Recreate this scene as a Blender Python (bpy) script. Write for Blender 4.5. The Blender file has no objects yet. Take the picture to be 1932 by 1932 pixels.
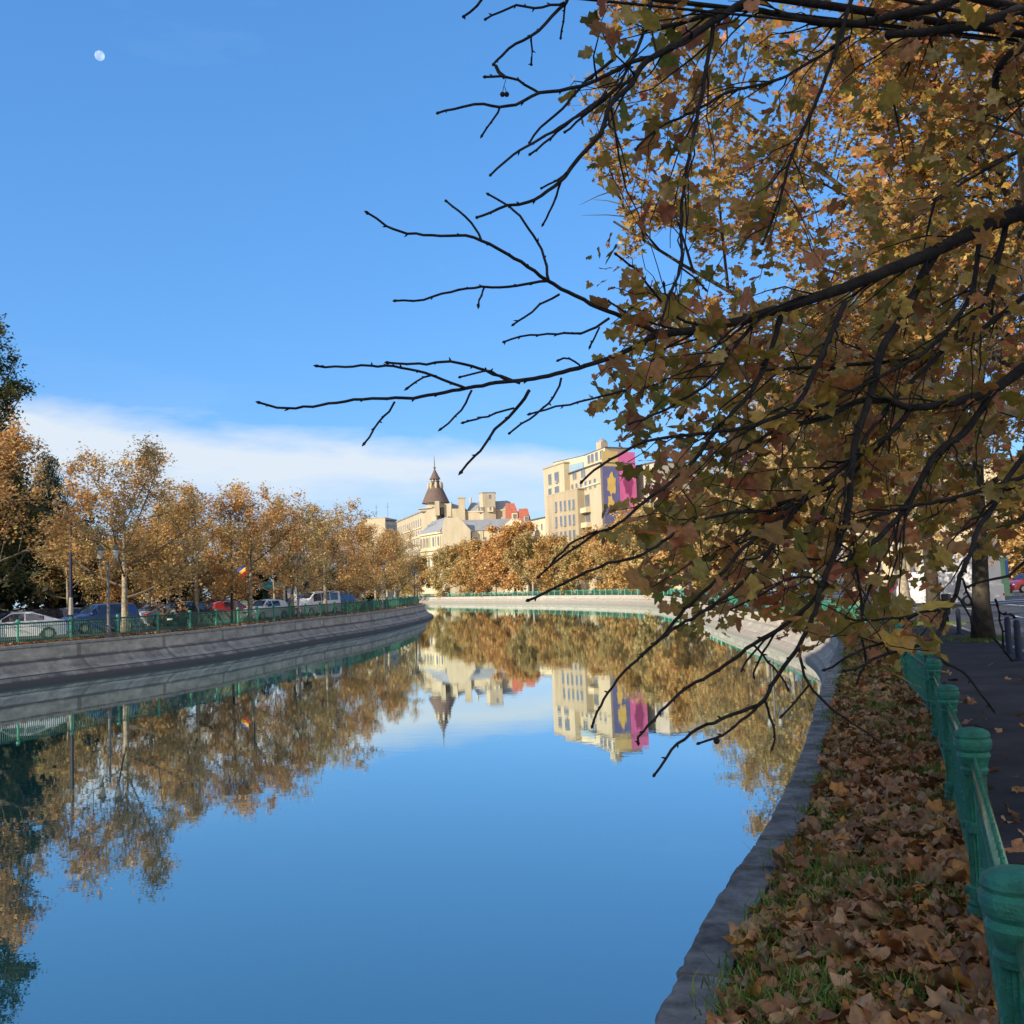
import bpy, math, random
import numpy as np
from mathutils import Vector, Matrix
R=math.radians
rng=np.random.default_rng(7); random.seed(7)
scn=bpy.context.scene; col=scn.collection
# ---------------------------------------------------------------- camera
F=1932.; ROLL=R(2.27); PITCH=math.atan(142/1932.); EYE=3.3
cam=bpy.data.cameras.new('camera'); cam.lens=36; cam.sensor_width=36; cam.clip_end=6000; cam.clip_start=.05
co=bpy.data.objects.new('camera',cam); col.objects.link(co); scn.camera=co
_R=Vector((1,0,0)); _U=Vector((0,-math.sin(PITCH),math.cos(PITCH))); _Fw=Vector((0,math.cos(PITCH),math.sin(PITCH)))
_cr=_R*math.cos(ROLL)-_U*math.sin(ROLL); _cu=_R*math.sin(ROLL)+_U*math.cos(ROLL)
mm=Matrix((_cr,_cu,-_Fw)).transposed().to_4x4(); mm.translation=(0,0,EYE); co.matrix_world=mm
def ray(px,py):
    u=(px-966)/F; w=(966-py)/F
    a=u*math.cos(ROLL)+w*math.sin(ROLL); b=-u*math.sin(ROLL)+w*math.cos(ROLL)
    return Vector((a, math.cos(PITCH)-b*math.sin(PITCH), math.sin(PITCH)+b*math.cos(PITCH)))
def at(px,py,Y):
    d=ray(px,py); t=Y/d.y; return Vector((d.x*t,Y,EYE+d.z*t))
def project(P):
    Q=P-np.array([0,0,EYE]); x=Q@np.array(_cr); y=Q@np.array(_cu); z=Q@np.array(_Fw)
    z=np.maximum(z,.01); return 966+F*x/z, 966-F*y/z
# ---------------------------------------------------------------- tagging
def tag(o,label=None,cat=None,group=None,kind=None):
    if label: o['label']=label
    if cat: o['category']=cat
    if group: o['group']=group
    if kind: o['kind']=kind
    return o
def empty(name,loc=(0,0,0),rz=0,label=None,cat=None,group=None):
    o=bpy.data.objects.new(name,None); col.objects.link(o); o.location=loc; o.rotation_euler=(0,0,rz); o.empty_display_size=.2
    return tag(o,label,cat,group)
def copy_tree(o,parent=None):
    c=o.copy(); col.objects.link(c); c.parent=parent
    for ch in [x for x in KIDS.get(o.name,[])]: 
        k=copy_tree(ch,c); KIDS.setdefault(c.name,[]).append(k)
    return c
KIDS={}
def link(name,me,parent=None,loc=None,rz=None):
    o=bpy.data.objects.new(name,me); col.objects.link(o)
    if parent: o.parent=parent; KIDS.setdefault(parent.name,[]).append(o)
    if loc is not None: o.location=loc
    if rz is not None: o.rotation_euler=(0,0,rz)
    return o
# ---------------------------------------------------------------- mesh builder
class MB:
    def __init__(s): s.v=[]; s.f=[]; s.m=[]; s.uv=None; s.mi=0
    def add(s,vs,fs):
        b=len(s.v); s.v+= [tuple(p) for p in vs]; s.f+=[tuple(b+i for i in f) for f in fs]; s.m+=[s.mi]*len(fs); return s
    def box(s,c,sz,rz=0,taper=1.):
        x,y,z=[a/2 for a in sz]; cs,sn=math.cos(rz),math.sin(rz); P=[]
        for k in (-1,1):
            t=1 if k<0 else taper
            for (i,j) in ((-1,-1),(1,-1),(1,1),(-1,1)):
                X,Y=i*x*t,j*y*t; P.append((c[0]+X*cs-Y*sn,c[1]+X*sn+Y*cs,c[2]+k*z))
        return s.add(P,[(3,2,1,0),(4,5,6,7),(0,1,5,4),(1,2,6,5),(2,3,7,6),(3,0,4,7)])
    def prism(s,poly,z0,z1):
        n=len(poly); zt=z1 if hasattr(z1,'__len__') else [z1]*n
        P=[(p[0],p[1],z0) for p in poly]+[(p[0],p[1],zt[i]) for i,p in enumerate(poly)]
        return s.add(P,[tuple(range(n))[::-1],tuple(range(n,2*n))]+[(i,(i+1)%n,n+(i+1)%n,n+i) for i in range(n)])
    def tube(s,pts,rad,n=6,cap=True):
        pts=[Vector(p) for p in pts]; k=len(pts)
        if not hasattr(rad,'__len__'): rad=[rad]*k
        P=[]; up=None
        for i in range(k):
            t=(pts[min(i+1,k-1)]-pts[max(i-1,0)])
            t=t.normalized() if t.length>1e-9 else Vector((0,0,1))
            if up is None: up=Vector((0,0,1)) if abs(t.z)<.9 else Vector((1,0,0))
            a=t.cross(up)
            if a.length<1e-4: a=t.cross(Vector((0,1,0)))
            a.normalize(); b=a.cross(t); up=b
            for j in range(n):
                w=2*math.pi*j/n; q=pts[i]+(a*math.cos(w)+b*math.sin(w))*rad[i]; P.append(tuple(q))
        fs=[(i*n+j,i*n+(j+1)%n,(i+1)*n+(j+1)%n,(i+1)*n+j) for i in range(k-1) for j in range(n)]
        if cap: fs+=[tuple(range(n))[::-1],tuple(range((k-1)*n,k*n))]
        return s.add(P,fs)
    def lathe(s,prof,c=(0,0,0),n=16,flute=None):
        P=[]
        for (r,z) in prof:
            for j in range(n):
                w=2*math.pi*j/n; rr=r
                if flute and flute(z) and j%2: rr=r*.85
                P.append((c[0]+rr*math.cos(w),c[1]+rr*math.sin(w),c[2]+z))
        k=len(prof)
        fs=[(i*n+j,i*n+(j+1)%n,(i+1)*n+(j+1)%n,(i+1)*n+j) for i in range(k-1) for j in range(n)]+[tuple(range(n))[::-1],tuple(range((k-1)*n,k*n))]
        return s.add(P,fs)
    def sph(s,c,r,n=10,sc=(1,1,1)):
        P=[];m=n//2
        for i in range(m+1):
            t=math.pi*i/m
            for j in range(n):
                w=2*math.pi*j/n; P.append((c[0]+r*sc[0]*math.sin(t)*math.cos(w),c[1]+r*sc[1]*math.sin(t)*math.sin(w),c[2]+r*sc[2]*math.cos(t)))
        return s.add(P,[((i+1)*n+j,(i+1)*n+(j+1)%n,i*n+(j+1)%n,i*n+j) for i in range(m) for j in range(n)])
    def mesh(s,name,mats,smooth=False):
        me=bpy.data.meshes.new(name); me.from_pydata(s.v,[],s.f)
        if not isinstance(mats,(list,tuple)): mats=[mats]
        for m in mats: me.materials.append(m)
        if len(mats)>1: me.polygons.foreach_set('material_index',s.m)
        if smooth: me.polygons.foreach_set('use_smooth',[True]*len(s.f))
        me.validate(); me.update(); return me
    def build(s,name,mats,parent=None,smooth=False,loc=None,rz=None,bevel=0):
        o=link(name,s.mesh(name,mats,smooth),parent,loc,rz)
        if bevel:
            b=o.modifiers.new('bevel','BEVEL'); b.width=bevel; b.segments=2; b.limit_method='ANGLE'; b.angle_limit=R(35)
        return o
# ---------------------------------------------------------------- materials
def nodes(name):
    m=bpy.data.materials.new(name); m.use_nodes=True; nt=m.node_tree; b=nt.nodes['Principled BSDF']; return m,nt,b
def N(nt,t,**k):
    n=nt.nodes.new(t)
    for a,v in k.items():
        if a in n.inputs: n.inputs[a].default_value=v
        else: setattr(n,a,v)
    return n
def L(nt,a,ao,b,bi): nt.links.new(a.outputs[ao],b.inputs[bi])
def c4(c): return (c[0],c[1],c[2],1)
def mat(name,c,rough=.75,var=.2,scale=3.,bump=.0,metal=0,spec=.5,c2=None,det=6,bs=None,stretch=None,emit=None,alpha=None):
    m,nt,b=nodes(name); b.inputs['Roughness'].default_value=rough; b.inputs['Metallic'].default_value=metal
    b.inputs['Specular IOR Level'].default_value=spec
    tc=N(nt,'ShaderNodeTexCoord'); mp=N(nt,'ShaderNodeMapping'); L(nt,tc,'Object',mp,'Vector')
    if stretch: mp.inputs['Scale'].default_value=stretch
    no=N(nt,'ShaderNodeTexNoise',Scale=scale,Detail=det,Roughness=.65); L(nt,mp,'Vector',no,'Vector')
    rp=N(nt,'ShaderNodeValToRGB'); L(nt,no,'Fac',rp,'Fac')
    a=[x*(1-var) for x in c]; d=c2 or [min(1,x*(1+var)) for x in c]
    rp.color_ramp.elements[0].position=.32; rp.color_ramp.elements[1].position=.68
    rp.color_ramp.elements[0].color=c4(a); rp.color_ramp.elements[1].color=c4(d); L(nt,rp,'Color',b,'Base Color')
    if bump:
        n2=N(nt,'ShaderNodeTexNoise',Scale=bs or scale*6,Detail=8,Roughness=.7); L(nt,mp,'Vector',n2,'Vector')
        bp=N(nt,'ShaderNodeBump',Strength=bump,Distance=.02); L(nt,n2,'Fac',bp,'Height'); L(nt,bp,'Normal',b,'Normal')
    if emit: b.inputs['Emission Color'].default_value=c4(emit[0]); b.inputs['Emission Strength'].default_value=emit[1]
    if alpha is not None: b.inputs['Alpha'].default_value=alpha
    return m
def leafmat(name,cols,trans=.35,rough=.6):
    m,nt,b=nodes(name); nt.nodes.remove(b); out=nt.nodes['Material Output']
    at_=N(nt,'ShaderNodeAttribute',attribute_name='rnd'); rp=N(nt,'ShaderNodeValToRGB'); L(nt,at_,'Fac',rp,'Fac')
    cr=rp.color_ramp; n=len(cols)
    cr.elements[0].position=0; cr.elements[1].position=1; cr.elements[0].color=c4(cols[0]); cr.elements[1].color=c4(cols[-1])
    for i in range(1,n-1): e=cr.elements.new(i/(n-1)); e.color=c4(cols[i])
    df=N(nt,'ShaderNodeBsdfDiffuse'); tr=N(nt,'ShaderNodeBsdfTranslucent'); mx=N(nt,'ShaderNodeMixShader',Fac=trans)
    gl=N(nt,'ShaderNodeBsdfGlossy',Roughness=.45); m2=N(nt,'ShaderNodeMixShader',Fac=.035)
    tcx=N(nt,'ShaderNodeTexCoord'); nx=N(nt,'ShaderNodeTexNoise',Scale=28.,Detail=3); L(nt,tcx,'Object',nx,'Vector'); mrx=N(nt,'ShaderNodeMapRange'); mrx.inputs['From Min'].default_value=.3; mrx.inputs['From Max'].default_value=.7; mrx.inputs['To Min'].default_value=.72; mrx.inputs['To Max'].default_value=1.2; L(nt,nx,'Fac',mrx,'Value'); mxx=N(nt,'ShaderNodeMixRGB',blend_type='MULTIPLY'); mxx.inputs['Fac'].default_value=1; L(nt,rp,'Color',mxx,'Color1'); L(nt,mrx,0,mxx,'Color2')
    L(nt,mxx,'Color',df,'Color'); L(nt,mxx,'Color',tr,'Color')
    L(nt,df,0,mx,1); L(nt,tr,0,mx,2); L(nt,mx,0,m2,1); L(nt,gl,0,m2,2); L(nt,m2,0,out,'Surface')
    return m
GOLD=[(.40,.20,.075),(.50,.28,.10),(.58,.37,.14),(.62,.43,.17),(.54,.38,.13),(.46,.35,.10),(.56,.28,.10),(.70,.52,.24)]
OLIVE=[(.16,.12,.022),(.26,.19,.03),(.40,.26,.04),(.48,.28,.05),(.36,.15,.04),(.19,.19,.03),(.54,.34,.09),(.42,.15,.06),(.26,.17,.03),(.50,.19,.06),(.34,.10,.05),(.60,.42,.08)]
M=dict(
 gold=leafmat('gold_leaves',GOLD), olive=leafmat('olive_leaves',OLIVE,.45),
 amber=leafmat('amber_leaves',[(.42,.19,.07),(.50,.24,.075),(.56,.30,.10),(.62,.38,.14),(.50,.33,.11),(.68,.46,.22)]),
 dull=leafmat('dull_gold_leaves',[(.36,.25,.10),(.46,.33,.13),(.54,.40,.17),(.42,.34,.13),(.58,.42,.18)]),
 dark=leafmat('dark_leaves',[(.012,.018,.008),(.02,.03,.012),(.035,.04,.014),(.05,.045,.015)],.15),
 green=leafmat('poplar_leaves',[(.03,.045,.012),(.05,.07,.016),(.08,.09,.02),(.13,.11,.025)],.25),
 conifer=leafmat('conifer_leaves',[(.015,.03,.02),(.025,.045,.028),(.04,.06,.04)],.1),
 litter=leafmat('fallen_leaves',[(.16,.075,.03),(.30,.16,.07),(.38,.21,.11),(.46,.29,.16),(.36,.14,.05),(.24,.10,.04),(.22,.13,.07),(.54,.25,.06),(.30,.19,.095),(.21,.125,.06),(.10,.05,.022)],.1),
 grass=leafmat('grass',[(.05,.11,.015),(.09,.19,.025),(.15,.25,.04),(.32,.27,.08)],.2),
 bark=mat('pale_bark',(.20,.165,.11),.9,.45,5,.5,c2=(.42,.37,.27)),
 darkbark=mat('dark_bark',(.017,.014,.013),.9,.5,12,.9,c2=(.036,.03,.027),spec=.25),
 plane=mat('plane_bark',(.038,.032,.023),.9,.4,4,.6,c2=(.08,.07,.053),spec=.2),  # bark colour darkened to stand in for shade on the trunks
 twig=mat('twig_bark',(.10,.08,.055),.9,.3,6),
 green_paint=mat('green_paint',(.012,.18,.12),.4,.4,9,.8,spec=.5,bs=45,c2=(.03,.26,.175)),
 green_rail=mat('sheen_rail',(.17,.27,.13),.15,.3,12,.15,spec=.6,bs=70),  # rail green paled to paint in the sky and sun sheen
 green_post=mat('far_post_paint',(.09,.36,.25),.5,.1,3), green_far=mat('far_panel_paint',(.02,.17,.11),.5,.15,3),  # far fence posts a lighter green than its panels
 soil=mat('soil',(.035,.026,.018),.95,.4,6,.6),
 asphalt=mat('asphalt',(.020,.020,.023),.85,.3,1.3,.5,bs=35,spec=.35,c2=(.05,.048,.05),det=10),
 road=mat('road_asphalt',(.05,.052,.058),.75,.2,1.2,.15,bs=30),
 kerb=mat('kerb_stone',(.30,.29,.26),.85,.25,3,.2),
 white=mat('white_marking',(.7,.7,.68),.7,.12,4),
 pave=mat('pavement',(.20,.19,.17),.9,.2,2),
 ground=mat('ground',(.09,.085,.05),.95,.35,.3),
 beige=mat('beige_render',(.40,.335,.225),.9,.10,.35,stretch=(1,1,.25)),
 beige2=mat('weathered_beige_render',(.33,.27,.175),.9,.16,.5,stretch=(1,1,.15)),
 cream=mat('cream_render',(.50,.425,.28),.9,.10,.3,stretch=(1,1,.3)),
 stone=mat('limestone',(.37,.315,.22),.9,.14,.5,stretch=(1,1,.3)),
 greyw=mat('grey_render',(.36,.33,.28),.9,.12,.4),
 zinc=mat('zinc_roof',(.21,.22,.225),.55,.12,.6,stretch=(1,1,.2)),
 brownroof=mat('brown_tile_roof',(.10,.068,.055),.85,.25,1.5),
 redroof=mat('red_tile_roof',(.30,.085,.05),.8,.2,1.2),
 darkroof=mat('dark_roof',(.07,.07,.075),.7,.2,1),
 glass=mat('window_glass',(.10,.115,.135),.2,.3,.4,spec=.8),
 wframe=mat('window_frame',(.34,.30,.23),.7,.1,3),
 darkmetal=mat('dark_metal',(.035,.038,.04),.5,.2,8),
 greymetal=mat('grey_metal',(.10,.10,.10),.6,.2,6),
 lampglass=mat('frosted_lamp_glass',(.30,.29,.26),.35,.1,6),
 lamproof=mat('lamp_roof',(.09,.088,.05),.5,.2,8),
 tyre=mat('tyre',(.015,.015,.016),.8,.1,8), rim=mat('wheel_rim',(.45,.45,.46),.3,.1,8,metal=.6),
 carglass=mat('car_glass',(.02,.03,.05),.06,.1,2,spec=1),
 headl=mat('headlamp',(.7,.7,.72),.1,.1,5,spec=1), taill=mat('tail_lamp',(.45,.02,.02),.2,.1,5),
 plate=mat('plate',(.7,.7,.66),.5,.05,5),
 boll=mat('bollard_paint',(.012,.018,.05),.5,.2,9),
 skin=mat('skin',(.35,.2,.14),.6,.05,5), cloth=mat('blue_jacket',(.02,.035,.10),.9,.2,12), hair=mat('hair',(.02,.015,.01),.8,.1,9),
)
def paint(name,c): return mat(name,c,.22,.04,2,spec=.8)
# ---------------------------------------------------------------- world, sun
SUN_AZ=R(50); SUN_EL=R(23)
S=Vector((-math.sin(SUN_AZ)*math.cos(SUN_EL),-math.cos(SUN_AZ)*math.cos(SUN_EL),math.sin(SUN_EL)))
sl=bpy.data.lights.new('sun','SUN'); sl.energy=4.6; sl.angle=R(.5); sl.color=(1,.86,.68)
so=bpy.data.objects.new('sun',sl); col.objects.link(so); so.rotation_euler=S.to_track_quat('Z','Y').to_euler()
w=bpy.data.worlds.new('World'); scn.world=w; w.use_nodes=True; nt=w.node_tree; bg=nt.nodes['Background']; bg.inputs['Strength'].default_value=.11
sk=N(nt,'ShaderNodeTexSky'); sk.sky_type='NISHITA'; sk.sun_disc=False; sk.sun_elevation=SUN_EL; sk.sun_rotation=math.atan2(S.x,S.y)%(2*math.pi)
sk.air_density=1.0; sk.dust_density=.3; sk.ozone_density=3.5; sk.altitude=100
hs0=N(nt,'ShaderNodeHueSaturation',Saturation=1.22,Value=1.25); L(nt,sk,'Color',hs0,'Color')
gmn=N(nt,'ShaderNodeGamma',Gamma=.5); L(nt,hs0,'Color',gmn,'Color')
hs=N(nt,'ShaderNodeMixRGB',blend_type='MULTIPLY'); hs.inputs['Fac'].default_value=1; hs.inputs['Color2'].default_value=(.90,1.50,2.30,1); L(nt,gmn,'Color',hs,'Color1')
tc=N(nt,'ShaderNodeTexCoord'); sp=N(nt,'ShaderNodeSeparateXYZ'); L(nt,tc,'Generated',sp,'Vector')
def mth(op,a,b=None,clamp=False):
    n=N(nt,'ShaderNodeMath',operation=op); n.use_clamp=clamp
    for i,q in enumerate((a,b)):
        if q is None: continue
        if isinstance(q,(int,float)): n.inputs[i].default_value=q
        else: nt.links.new(q,n.inputs[i])
    return n.outputs[0]
hor=mth('SQRT',mth('ADD',mth('MULTIPLY',sp.outputs['X'],sp.outputs['X']),mth('MULTIPLY',sp.outputs['Y'],sp.outputs['Y'])))
tanel=mth('DIVIDE',sp.outputs['Z'],mth('MAXIMUM',hor,.001)); azr=mth('DIVIDE',sp.outputs['X'],mth('MAXIMUM',mth('ABSOLUTE',sp.outputs['Y']),.05))
mpn=N(nt,'ShaderNodeMapping'); mpn.inputs['Scale'].default_value=(1.2,1.2,5.0); L(nt,tc,'Generated',mpn,'Vector')
n1=N(nt,'ShaderNodeTexNoise',Scale=2.6,Detail=7,Roughness=.55); L(nt,mpn,'Vector',n1,'Vector')
n2=N(nt,'ShaderNodeTexNoise',Scale=9.,Detail=8,Roughness=.6); L(nt,mpn,'Vector',n2,'Vector')
wob=mth('ADD',mth('MULTIPLY',mth('SUBTRACT',n1.outputs['Fac'],.5),.10),mth('MULTIPLY',mth('SUBTRACT',n2.outputs['Fac'],.5),.03))
top=mth('SUBTRACT',.135,mth('MULTIPLY',azr,.13))
topc=mth('MINIMUM',mth('ADD',top,wob),.21)
up=mth('DIVIDE',mth('SUBTRACT',topc,tanel),.03,True)
lo=mth('DIVIDE',mth('SUBTRACT',tanel,mth('ADD',mth('ADD',.055,mth('MULTIPLY',azr,-.06)),wob)),.05,True)
lo2=mth('MAXIMUM',lo,.3)
msk=mth('MULTIPLY',mth('MULTIPLY',up,lo2),1.0)
# thin high wisps
n3=N(nt,'ShaderNodeTexNoise',Scale=1.6,Detail=9,Roughness=.6); mp3=N(nt,'ShaderNodeMapping'); mp3.inputs['Scale'].default_value=(1,1,4.5); mp3.inputs['Rotation'].default_value=(0,.25,0); L(nt,tc,'Generated',mp3,'Vector'); L(nt,mp3,'Vector',n3,'Vector')
wisp=mth('MULTIPLY',mth('DIVIDE',mth('SUBTRACT',n3.outputs['Fac'],.55),.3,True),.16)
msk=mth('MAXIMUM',msk,wisp)
backfill0=mth('MULTIPLY',mth('DIVIDE',mth('SUBTRACT',mth('MULTIPLY',sp.outputs['Y'],-1),.05),.4,True),mth('MULTIPLY_ADD' if False else 'MULTIPLY',n1.outputs['Fac'],1.15))  # bright cloud added behind the camera to fill the shaded parts
backfill=backfill0
cm=N(nt,'ShaderNodeMixRGB'); nt.links.new(msk,cm.inputs['Fac']); L(nt,hs,'Color',cm,'Color1'); cm.inputs['Color2'].default_value=(4.2,4.75,5.35,1); cb=N(nt,'ShaderNodeMixRGB'); nt.links.new(backfill,cb.inputs['Fac']); L(nt,cm,'Color',cb,'Color1'); cb.inputs['Color2'].default_value=(11.5,10.6,9.6,1); L(nt,cb,'Color',bg,'Color')
scn.view_settings.view_transform='Standard'; scn.view_settings.look='None'; scn.view_settings.gamma=1; scn.view_settings.exposure=.7
scn.render.engine='CYCLES'
# ---------------------------------------------------------------- curves
def dense(pts,step=1.):
    P=np.array(pts,float); out=[]
    for i in range(len(P)-1):
        p0=P[max(i-1,0)];p1=P[i];p2=P[i+1];p3=P[min(i+2,len(P)-1)]
        n=max(2,int(np.linalg.norm(p2-p1)/step))
        for k in range(n):
            t=k/n; out.append(.5*((2*p1)+(-p0+p2)*t+(2*p0-5*p1+4*p2-p3)*t*t+(-p0+3*p1-3*p2+p3)*t**3))
    out.append(P[-1]); return np.array(out)
RBp=[(-12,-30),(-6,-15),(-2.8,-5),(-1.1,0),(-.2,2.5),(.62,4.9),(1.08,6.2),(1.51,7.3),(2.01,8.5),(2.79,10.65),(3.81,13.6),(5.26,18),(8.1,26.4),(10.6,34),(12.4,42),(13.6,53),(15.7,83),(19.2,125),(19,152),(13.5,178),(7.6,199),(-8.5,245),(-23,287),(-42,330),(-110,352),(-600,380)]
LBp=[(-60,-40),(-36,0),(-30,18),(-26,30),(-21.8,43.4),(-17.4,56.6),(-14.8,74.6),(-12.5,89.2),(-11.3,110),(-11.2,124),(-11.9,133),(-14.5,140),(-21,147),(-36,155),(-80,166),(-300,185),(-600,190)]
RB=dense(RBp,.5); LB=dense(LBp,1.)
def fx(c): return lambda y: float(np.interp(y,c[:,1],c[:,0]))
rb=fx(RB); lb=fx(LB)
KB=dense([(-7,-40),(-3,-25),(3.5,-5),(6.4,5),(9.3,15),(12.24,25),(16.33,39),(20,52),(22,65),(23.5,85),(26,125),(26.5,150),(22,178),(16.5,199),(2,245),(-13,290),(-28,335)],2); kb=fx(KB)
KR=dense([(14,-40),(20,-5),(27,15),(31,35),(34.5,52),(37,75),(38,100),(38.5,125),(38,155),(34,182),(28,205),(14,250),(0,295),(-14,340)],2); kr=fx(KR)
zf=lambda y: float(np.interp(y,[-30,2.5,5.2,8.5,11.8,15,25,120,200,300],[1.75,1.6,1.53,1.39,1.33,1.26,1.24,1.35,1.45,1.5]))
zc=lambda y: float(np.interp(y,[-30,0,6,12,20,50,150,300],[1.4,1.34,1.30,1.27,1.25,1.25,1.38,1.45]))
ZL=1.65
def ribbon(name,ys,fl,fr,zl,zr,m,nc=1,kind='structure',jit=0):
    v=[];f=[]
    for y in ys:
        a,b=fl(y),fr(y)
        for k in range(nc+1):
            t=k/nc; v.append((a+(b-a)*t,y,zl(y)+(zr(y)-zl(y))*t+(random.uniform(-jit,jit) if 0<k<nc else 0)))
    n=nc+1
    for i in range(len(ys)-1):
        for k in range(nc): f.append((i*n+k,i*n+k+1,(i+1)*n+k+1,(i+1)*n+k))
    b=MB(); b.add(v,f); o=b.build(name,m,smooth=True); tag(o,kind=kind); return o
YR=list(np.arange(-28,0,2))+list(np.arange(0,30,.5))+list(np.arange(30,330,2))
ribbon('verge',YR,lambda y:rb(y)+.15,lambda y:rb(y)+1.75,lambda y:zc(y)-.03,lambda y:zf(y)-.002,M['soil'],8,jit=.012)
ribbon('pavement',YR,lambda y:rb(y)+1.75,lambda y:kb(y),zf,zf,M['asphalt'],4)
ribbon('kerb',YR,lambda y:kb(y),lambda y:kb(y)+.16,lambda y:zf(y)+.012,lambda y:zf(y)+.012,M['kerb'])
ribbon('kerb',YR,lambda y:kb(y)+.16,lambda y:kb(y)+.165,lambda y:zf(y)+.012,lambda y:zf(y)-.12,M['kerb'])
ribbon('road',YR,lambda y:kb(y)+.165,lambda y:kr(y),lambda y:zf(y)-.12,lambda y:zf(y)-.12,M['road'],3)
ribbon('kerb',YR,lambda y:kr(y),lambda y:kr(y)+.005,lambda y:zf(y)-.12,lambda y:zf(y)+.02,M['kerb'])
ribbon('pavement',YR,lambda y:kr(y)+.005,lambda y:kr(y)+9,lambda y:zf(y)+.02,lambda y:zf(y)+.03,M['pave'],3)
ribbon('ground',YR,lambda y:kr(y)+9,lambda y:900,lambda y:zf(y)+.026,lambda y:zf(y)+.02,M['ground'],4)
ribbon('ground',[328,340,352,365,380,500,900,2500],lambda y:rb(y)+.15 if y<381 else -900,lambda y:900,lambda y:1.47,lambda y:1.47,M['ground'],6)
# lane markings
def strip(pts,wd,z=None):
    b=MB(); P=[Vector((p[0],p[1],0)) for p in pts]
    for i in range(len(P)-1):
        d=(P[i+1]-P[i]).normalized(); n=Vector((-d.y,d.x,0))*wd/2
        q=[P[i]-n,P[i+1]-n,P[i+1]+n,P[i]+n]; b.add([(a.x,a.y,(zf(a.y)-.114) if z is None else z) for a in q],[(0,1,2,3)])
    return b
ln=strip([(kb(y)+7.2,y) for y in np.arange(48,210,6)],.16); 
for y in np.arange(-10,200,9.): 
    for off in (3.8,10.9): ln.add(strip([(kb(y)+off,y),(kb(y+3.5)+off,y+3.5)],.14).v,[(0,1,2,3)])
for (x0,y0,x1,y1) in [(24,61,36,66),(24,63.5,36,69)]: ln.add(strip([(x0,y0),(x1,y1)],.4).v,[(0,1,2,3)])
tag(ln.build('road_marking',M['white']),kind='structure')
YL=list(np.arange(-38,60,2))+list(np.arange(60,166,1.5))+[170,180,188]
ribbon('verge',YL[:-4],lambda y:lb(y)-1.35,lambda y:lb(y)-.2,lambda y:ZL,lambda y:ZL-.03,M['soil'],4,jit=.01)
ribbon('road',YL[:-4],lambda y:lb(y)-13,lambda y:lb(y)-1.35,lambda y:ZL-.03,lambda y:ZL-.03,M['road'],3)
ribbon('ground',YL,lambda y:-900,lambda y:lb(y)-13 if y<160 else lb(y)-.3,lambda y:ZL,lambda y:ZL-.03,M['ground'],6)
# ---------------------------------------------------------------- water
def water_mat():
    m,nt,b=nodes('water'); nt.nodes.remove(b); out=nt.nodes['Material Output']
    tc=N(nt,'ShaderNodeTexCoord'); mp=N(nt,'ShaderNodeMapping'); mp.inputs['Scale'].default_value=(.55,1.0,1); mp.inputs['Rotation'].default_value=(0,0,.3); L(nt,tc,'Object',mp,'Vector')
    a=N(nt,'ShaderNodeTexNoise',Scale=3.4,Detail=3,Roughness=.5); c=N(nt,'ShaderNodeTexNoise',Scale=.35,Detail=4,Roughness=.5)
    L(nt,mp,'Vector',a,'Vector'); L(nt,mp,'Vector',c,'Vector')
    ad=N(nt,'ShaderNodeMath',operation='MULTIPLY_ADD'); ad.inputs[1].default_value=.35; L(nt,a,'Fac',ad,0); L(nt,c,'Fac',ad,2)
    bp=N(nt,'ShaderNodeBump',Strength=.035,Distance=.05); L(nt,ad,0,bp,'Height')
    gl=N(nt,'ShaderNodeBsdfGlossy',Roughness=.004); gl.inputs['Color'].default_value=(.88,.97,.97,1)
    df=N(nt,'ShaderNodeBsdfDiffuse'); df.inputs['Color'].default_value=(.022,.105,.09,1)
    fr=N(nt,'ShaderNodeFresnel',IOR=2.1); L(nt,bp,'Normal',gl,'Normal'); L(nt,bp,'Normal',fr,'Normal')
    mr=N(nt,'ShaderNodeMapRange'); mr.inputs['From Min'].default_value=.1; mr.inputs['From Max'].default_value=.62; mr.inputs['To Min'].default_value=.30; mr.inputs['To Max'].default_value=.92; L(nt,fr,0,mr,'Value')
    mx=N(nt,'ShaderNodeMixShader'); L(nt,mr,0,mx,0); L(nt,df,0,mx,1); L(nt,gl,0,mx,2); L(nt,mx,0,out,'Surface'); return m
b=MB(); b.add([(-700,-60,0),(60,-60,0),(60,400,0),(-700,400,0)],[(0,1,2,3)]); tag(b.build('water',water_mat()),kind='structure')
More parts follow.
